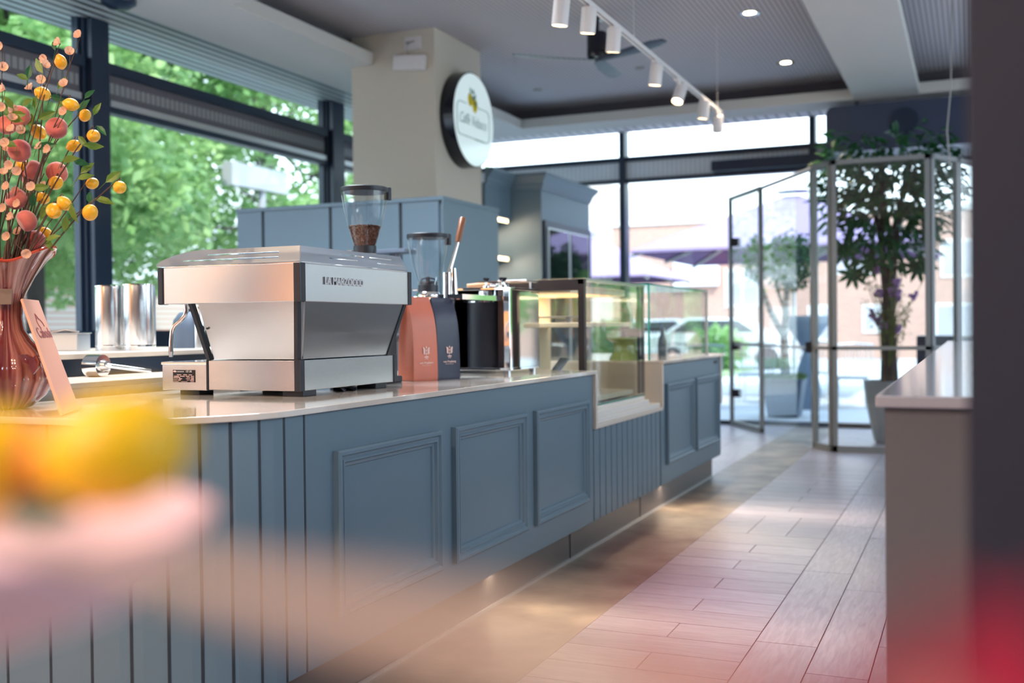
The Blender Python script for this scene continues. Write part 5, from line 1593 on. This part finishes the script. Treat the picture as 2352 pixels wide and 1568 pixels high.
def wchair(x, y, lab, col):
    g = thing('terrace_chair', lab, 'chair', (x, y, 0), 'woven chairs on the terrace')
    m = MB(); m.box(x - .24, x + .24, y - .24, y + .24, .42, .46); m.build('seat', M[col], g, bevel=.01)
    m = MB()
    for k in range(9):
        a = -.24 + .06 * k; m.tube([(x + a, y + .22, .46), (x + a * 1.15, y + .30, .92)], .008, 5)
    m.tube([(x - .28, y + .30, .92), (x, y + .34, .94), (x + .28, y + .30, .92)], .014, 6); m.build('backrest', M[col], g)
    for sx_ in (-.22, .22):
        for sy_ in (-.22, .22):
            m = MB(); m.cyl((x + sx_, y + sy_, -.02), (x + sx_ * .95, y + sy_ * .95, .43), .014, n=8); m.build('leg', M['alu'], g)
for (x, y, lab, c) in ((-3.75, 16.0, 'blue-grey woven chair left of the birch planter', 'wicker'), (-3.2, 17.3, 'blue-grey woven chair behind the glass door leaf', 'wicker'), (-1.65, 16.6, 'pale woven chair right of the birch trunk', 'alu'), (-4.6, 17.2, 'blue-grey woven chair furthest left on the terrace', 'wicker'), (-2.4, 18.2, 'pale woven chair under the purple parasol', 'alu')):
    wchair(x, y, lab, c)
t_ = thing('hourglass_table', 'blue-grey hourglass-shaped woven table behind the birch', 'table', (-2.25, 16.3, 0))
m = MB(); m.lathe([(.17, -.02), (.19, .3), (.14, .6), (.06, .82), (.12, .95), (.33, 1.27), (.34, 1.36), (0, 1.36)], (-2.25, 16.3, 0), 24); m.build('woven_body', M['wicker'], t_, smooth=True)

def window(par, x0, x1, z0, z1, y, name='window', nx=2, fr=M['white_wall']):
    m = MB(); m.box(x0, x1, y - .05, y - .005, z0, z1); o = m.build(name, fr, par)
    m = MB()
    for k in range(nx):
        a = x0 + .08 + k * (x1 - x0 - .08) / nx; m.box(a, a + (x1 - x0 - .08) / nx - .08, y - .06, y - .05, z0 + .08, z1 - .08)
    m.build('pane', M['counter_top'], o)
hb = thing('brick_building', 'long low brick building across the square', 'building', (4, 40, 0))
m = MB(); m.box(-12.9, 26, 40, 50, -.2, 5.1); m.build('wall', M['brick'], hb)
m = MB(); m.box(-13.0, 26.1, 39.9, 50.1, 5.1, 5.3); m.build('parapet', M['white_wall'], hb)
for x0, x1, z0, z1 in ((-6.9, -5.6, 3.0, 4.2), (-5.5, -4.6, .6, 1.9), (-4.55, -3.2, 3.0, 4.2), (-3.6, -2.6, .9, 1.9), (-8.5, -7.2, 1.9, 3.3), (-1, .3, 2.8, 4.1), (-1.2, .2, .6, 1.9), (2.5, 4, 2.8, 4.1), (2.5, 4, .6, 1.9)):
    window(hb, x0, x1, z0, z1, 40)
m = MB(); m.box(-10.4, -8.7, 39.7, 39.95, 2.7, 3.75)
tag(m.build('shop_sign', M['paper_white'], bevel=.05), 'large white blank sign panel on the brick building', 'sign')
wh = thing('white_house', 'pale gabled house behind the brick building', 'house', (-13, 46, 0))
m = MB(); m.hexa([(-20, 51, 0), (-12.4, 51, 0), (-12.4, 60, 0), (-20, 60, 0)], [(-20, 51, 9.1), (-12.4, 51, 7.2), (-12.4, 60, 7.2), (-20, 60, 9.1)]); m.build('wall', M['stone_side'], wh)
window(wh, -19.5, -17, 4.5, 6.4, 51)
# a pale and brick building to the left behind the tree
lb = thing('pale_building', 'pale and brick building seen below the left tree', 'building', (-22, 20, 0))
m = MB(); m.box(-34, -24, 8, 40, -.2, 2.62); m.build('brick_storey', M['brick'], lb)
m = MB(); m.box(-33.5, -24.2, 8, 40, 2.62, 6.5); m.build('pale_storey', M['white_wall'], lb)
m = MB(); m.box(-34.1, -23.8, 8, 40, 2.58, 2.78); m.build('ledge', M['alu'], lb)
for k in range(6):
    m = MB(); y0 = 9.5 + k * 5; m.box(-24.05, -23.9, y0, y0 + 1.6, .7, 1.9); m.build('window', M['white_wall'], lb)
    m = MB(); m.box(-24.25, -24.12, y0, y0 + 1.6, 3.6, 5.0); m.build('window', M['counter_top'], lb)

def car(x, y, lab, flip=1):
    g = thing('parked_car', lab, 'car', (x, y, 0), 'cars parked across the square')
    side = [(-2.1, .3), (-2.15, .75), (-1.9, .95), (-1.2, 1.0), (-.6, 1.42), (.9, 1.45), (1.6, 1.02), (2.1, .9), (2.15, .35)]
    m = MB(); m.loft([[(x + a * flip, y - .85, b) for a, b in side], [(x + a * flip, y + .85, b) for a, b in side]]); m.build('body', M['car'], g, bevel=.06)
    win = [(-1.05, 1.02), (-.55, 1.36), (.85, 1.38), (1.4, 1.03)]
    m = MB(); m.loft([[(x + a * flip, y - .86, b) for a, b in win], [(x + a * flip, y + .86, b) for a, b in win]]); m.build('side_window', M['car_glass'], g)
    for a in (-1.35, 1.35):
        for b in (-.86, .7):
            m = MB(); m.cyl((x + a, y + b, .3), (x + a, y + b + .16, .3), .32, n=20); m.build('wheel', M['black'], g, smooth=True)
car(-9.5, 34, 'white car parked beyond the far glass case'); car(-6.6, 31, 'white car parked behind the birch', -1); car(-14.5, 35, 'white car parked beyond the display case', 1)

def tree(name_lab, x, y, h, crown_r, n, L=.16, trunk=.16, z0=2.2, clumps=26, seed=1, mm='tree_leaf', squash=.8):
    rg = random.Random(seed)
    g = thing('street_tree', name_lab, 'tree', (x, y, 0), 'trees outside the windows')
    m = MB(); m.tube([(x, y, -.02), (x + .05, y, h * .35), (x, y + .1, h * .8)], [trunk, trunk * .75, trunk * .3], 10)
    m2 = MB()
    for k in range(clumps):
        v = Vector((rg.uniform(-1, 1), rg.uniform(-1, 1), rg.uniform(-1, 1)))
        c = Vector((x + v.x * crown_r, y + v.y * crown_r, z0 + (h - z0) * (.5 + v.z * .5)))
        leafblob(m2, c, crown_r * rg.uniform(.22, .42), n // clumps, L, rg, squash, .2)
        if k % 2 == 0: m.tube([(x, y, h * rg.uniform(.3, .6)), (c + Vector((x, y, c.z))) / 2, c], [trunk * .3, trunk * .2, .02], 6)
    m.build('trunk', M['bark'], g, smooth=True)
    m2.build('crown', M[mm], g)
tree('big leafy green tree filling the middle left window', -13.2, 12.2, 9.5, 3.3, 38000, .17, seed=2, z0=2.5, clumps=44)
tree('green tree seen past the fruit branches', -12.2, 7.4, 9.5, 3.0, 34000, .17, seed=3, z0=2.1, clumps=44)
tree('green tree glimpsed beside the column', -13.5, 18.5, 9.0, 3.6, 20000, .18, seed=4, z0=2.6, clumps=36)
tree('tree furthest left outside, lighter crown', -15.5, 2.8, 9.0, 3.2, 12000, .2, seed=5, z0=2.2, clumps=26)
tree('dark green tree standing behind the middle one', -19.0, 17.5, 11.0, 3.6, 30000, .34, seed=12, z0=3.2, clumps=30)
tree('dark green tree standing behind the left one', -18.6, 9.5, 11.0, 3.6, 28000, .34, seed=13, z0=3.4, clumps=30)
tree('young tree by the lawn beyond the terrace', -15.0, 39.5, 4.9, 1.7, 5000, .2, seed=6, z0=1.6, clumps=14, trunk=.1)
for k, (x, y, s, lab) in enumerate(((-9.2, 28.3, .9, 'round green bush beyond the far glass case'), (-6.3, 28.6, .8, 'small green bush left of the glass door'), (-12.5, 30, 1.0, 'green bush beyond the display case'))):
    rg = random.Random(k); m = MB(); leafblob(m, Vector((x, y, s * .75)), s, 1600, .16, rg, .85, .2)
    tag(m.build('bush', M['tree_leaf']), lab, 'bush', 'bushes on the lawn')
m = MB(); a, b = at(510, 418, 17), at(694, 376, 17)  # pale reflection in the window, built as a board outside
m.box(a.x, a.x + .2, a.y, b.y + 1.0, a.z - .05, a.z + .32); m.cyl((a.x + .1, a.y + .9, 0), (a.x + .1, a.y + .9, a.z), .07, n=10)
tag(m.build('reflection_board', M['counter_top']), 'long pale board on a pole imitating a reflection in the window glass', 'sign')

tree('green tree right of the square, mirrored in the fridge', 5.2, 24, 8.0, 1.9, 9000, .25, seed=21, z0=1.6, clumps=30)
tree('green tree beyond the entrance, far right', 4.4, 33, 9.0, 2.6, 10000, .3, seed=22, z0=1.6, clumps=30)
# ================================================================ FOREGROUND, CLOSE TO THE LENS
bc_ = at(-150, 1150, .42)
st = thing('side_table', 'small round table right below the camera at left', 'table', (bc_.x, bc_.y, 0))
m = MB(); m.lathe([(.0, .90), (.17, .90), (.175, .915), (.0, .92)], (bc_.x, bc_.y, 0), 32); m.build('table_top', M['twig'], st)
m = MB(); m.cyl((bc_.x, bc_.y, 0), (bc_.x, bc_.y, .9), .03, n=16); m.cyl((bc_.x, bc_.y, 0), (bc_.x, bc_.y, .03), .14, n=24); m.build('pedestal', M['navy'], st, smooth=True)
bw = thing('fruit_bowl', 'pale pink footed bowl holding fruit close to the camera', 'bowl', (bc_.x, bc_.y, .92))
zr = bc_.z - .012
m = MB(); m.lathe([(.035, .92), (.03, .935), (.010, .95), (.010, zr - .050), (.04, zr - .042), (.082, zr - .026), (.102, zr - .002), (.106, zr + .004), (.103, zr + .003), (.08, zr - .018), (0, zr - .036)], (bc_.x, bc_.y, 0), 48)
m.build('bowl', M['pink'], bw, smooth=True)
def fruit(name, u_, v_, dep, r, m_, lab, cat, sc=(1, 1, 1)):
    c = at(u_, v_, dep); mb = MB()
    T = (rt * .8 + up * .3 + fw * .5).normalized().to_track_quat('Z', 'Y').to_matrix()
    mb.ball((0, 0, 0), r, sc, 24, 16, T); o = mb.build(name, m_, smooth=True); o.location = c
    return tag(o, lab, cat, 'fruit in the pink bowl')
fruit('lemon', 272, 1030, .40, .0235, M['lemonfg'], 'large blurred yellow lemon on the right of the pink bowl', 'lemon', (.95, .95, 1.2))
fruit('lemon', -40, 1070, .40, .022, M['lemonfg'], 'blurred yellow lemon cut by the left picture edge', 'lemon', (.95, .95, 1.2))
fruit('orange', 112, 1062, .40, .014, M['orange'], 'blurred orange between the two lemons in the bowl', 'orange')
m = MB(); c = at(100, 1150, .39); m.leaf(c - rt * .02, rt + up * .2, -fw, .05, .03); 
tag(m.build('leaf_sprig', M['leaf_dark'], solid=.0008), 'dark green leaf among the fruit in the pink bowl', 'leaf')
tw = thing('red_flower_twig', 'strongly blurred tan twig with red flowers right before the lens', 'branch', at(-60, 1270, .36))
m = MB()
m.tube([at(-150, 1190, .34), at(300, 1290, .24), at(760, 1405, .185), at(1200, 1505, .155), at(1650, 1650, .135), at(2200, 1780, .12)], [.0025, .0036, .0052, .0060, .0052, .0045], 12)
m.build('twig', M['twig'], tw, smooth=True)
for (u_, v_, dep, s) in ((1590, 1430, .115, .0065), (2260, 1640, .13, .017), (1900, 1640, .12, .008)):
    c = at(u_, v_, dep); m = MB()
    for k in range(6):
        a = k * PI / 3; m.leaf(c, rt * math.cos(a) + up * math.sin(a) - fw * .3, -fw, s, s * .8, .1)
    m.ball(c, s * .35, n=10, m=6)
    m.tube([c, c - up * .02 + rt * .002], .0006, 5)
    m.build('flower', M['red'], tw)

SC.cycles.max_bounces = 10
SC.cycles.transparent_max_bounces = 24
SC.cycles.diffuse_bounces = 4
SC.cycles.glossy_bounces = 4
SC.cycles.sample_clamp_indirect = 6
SC.cycles.use_denoising = True
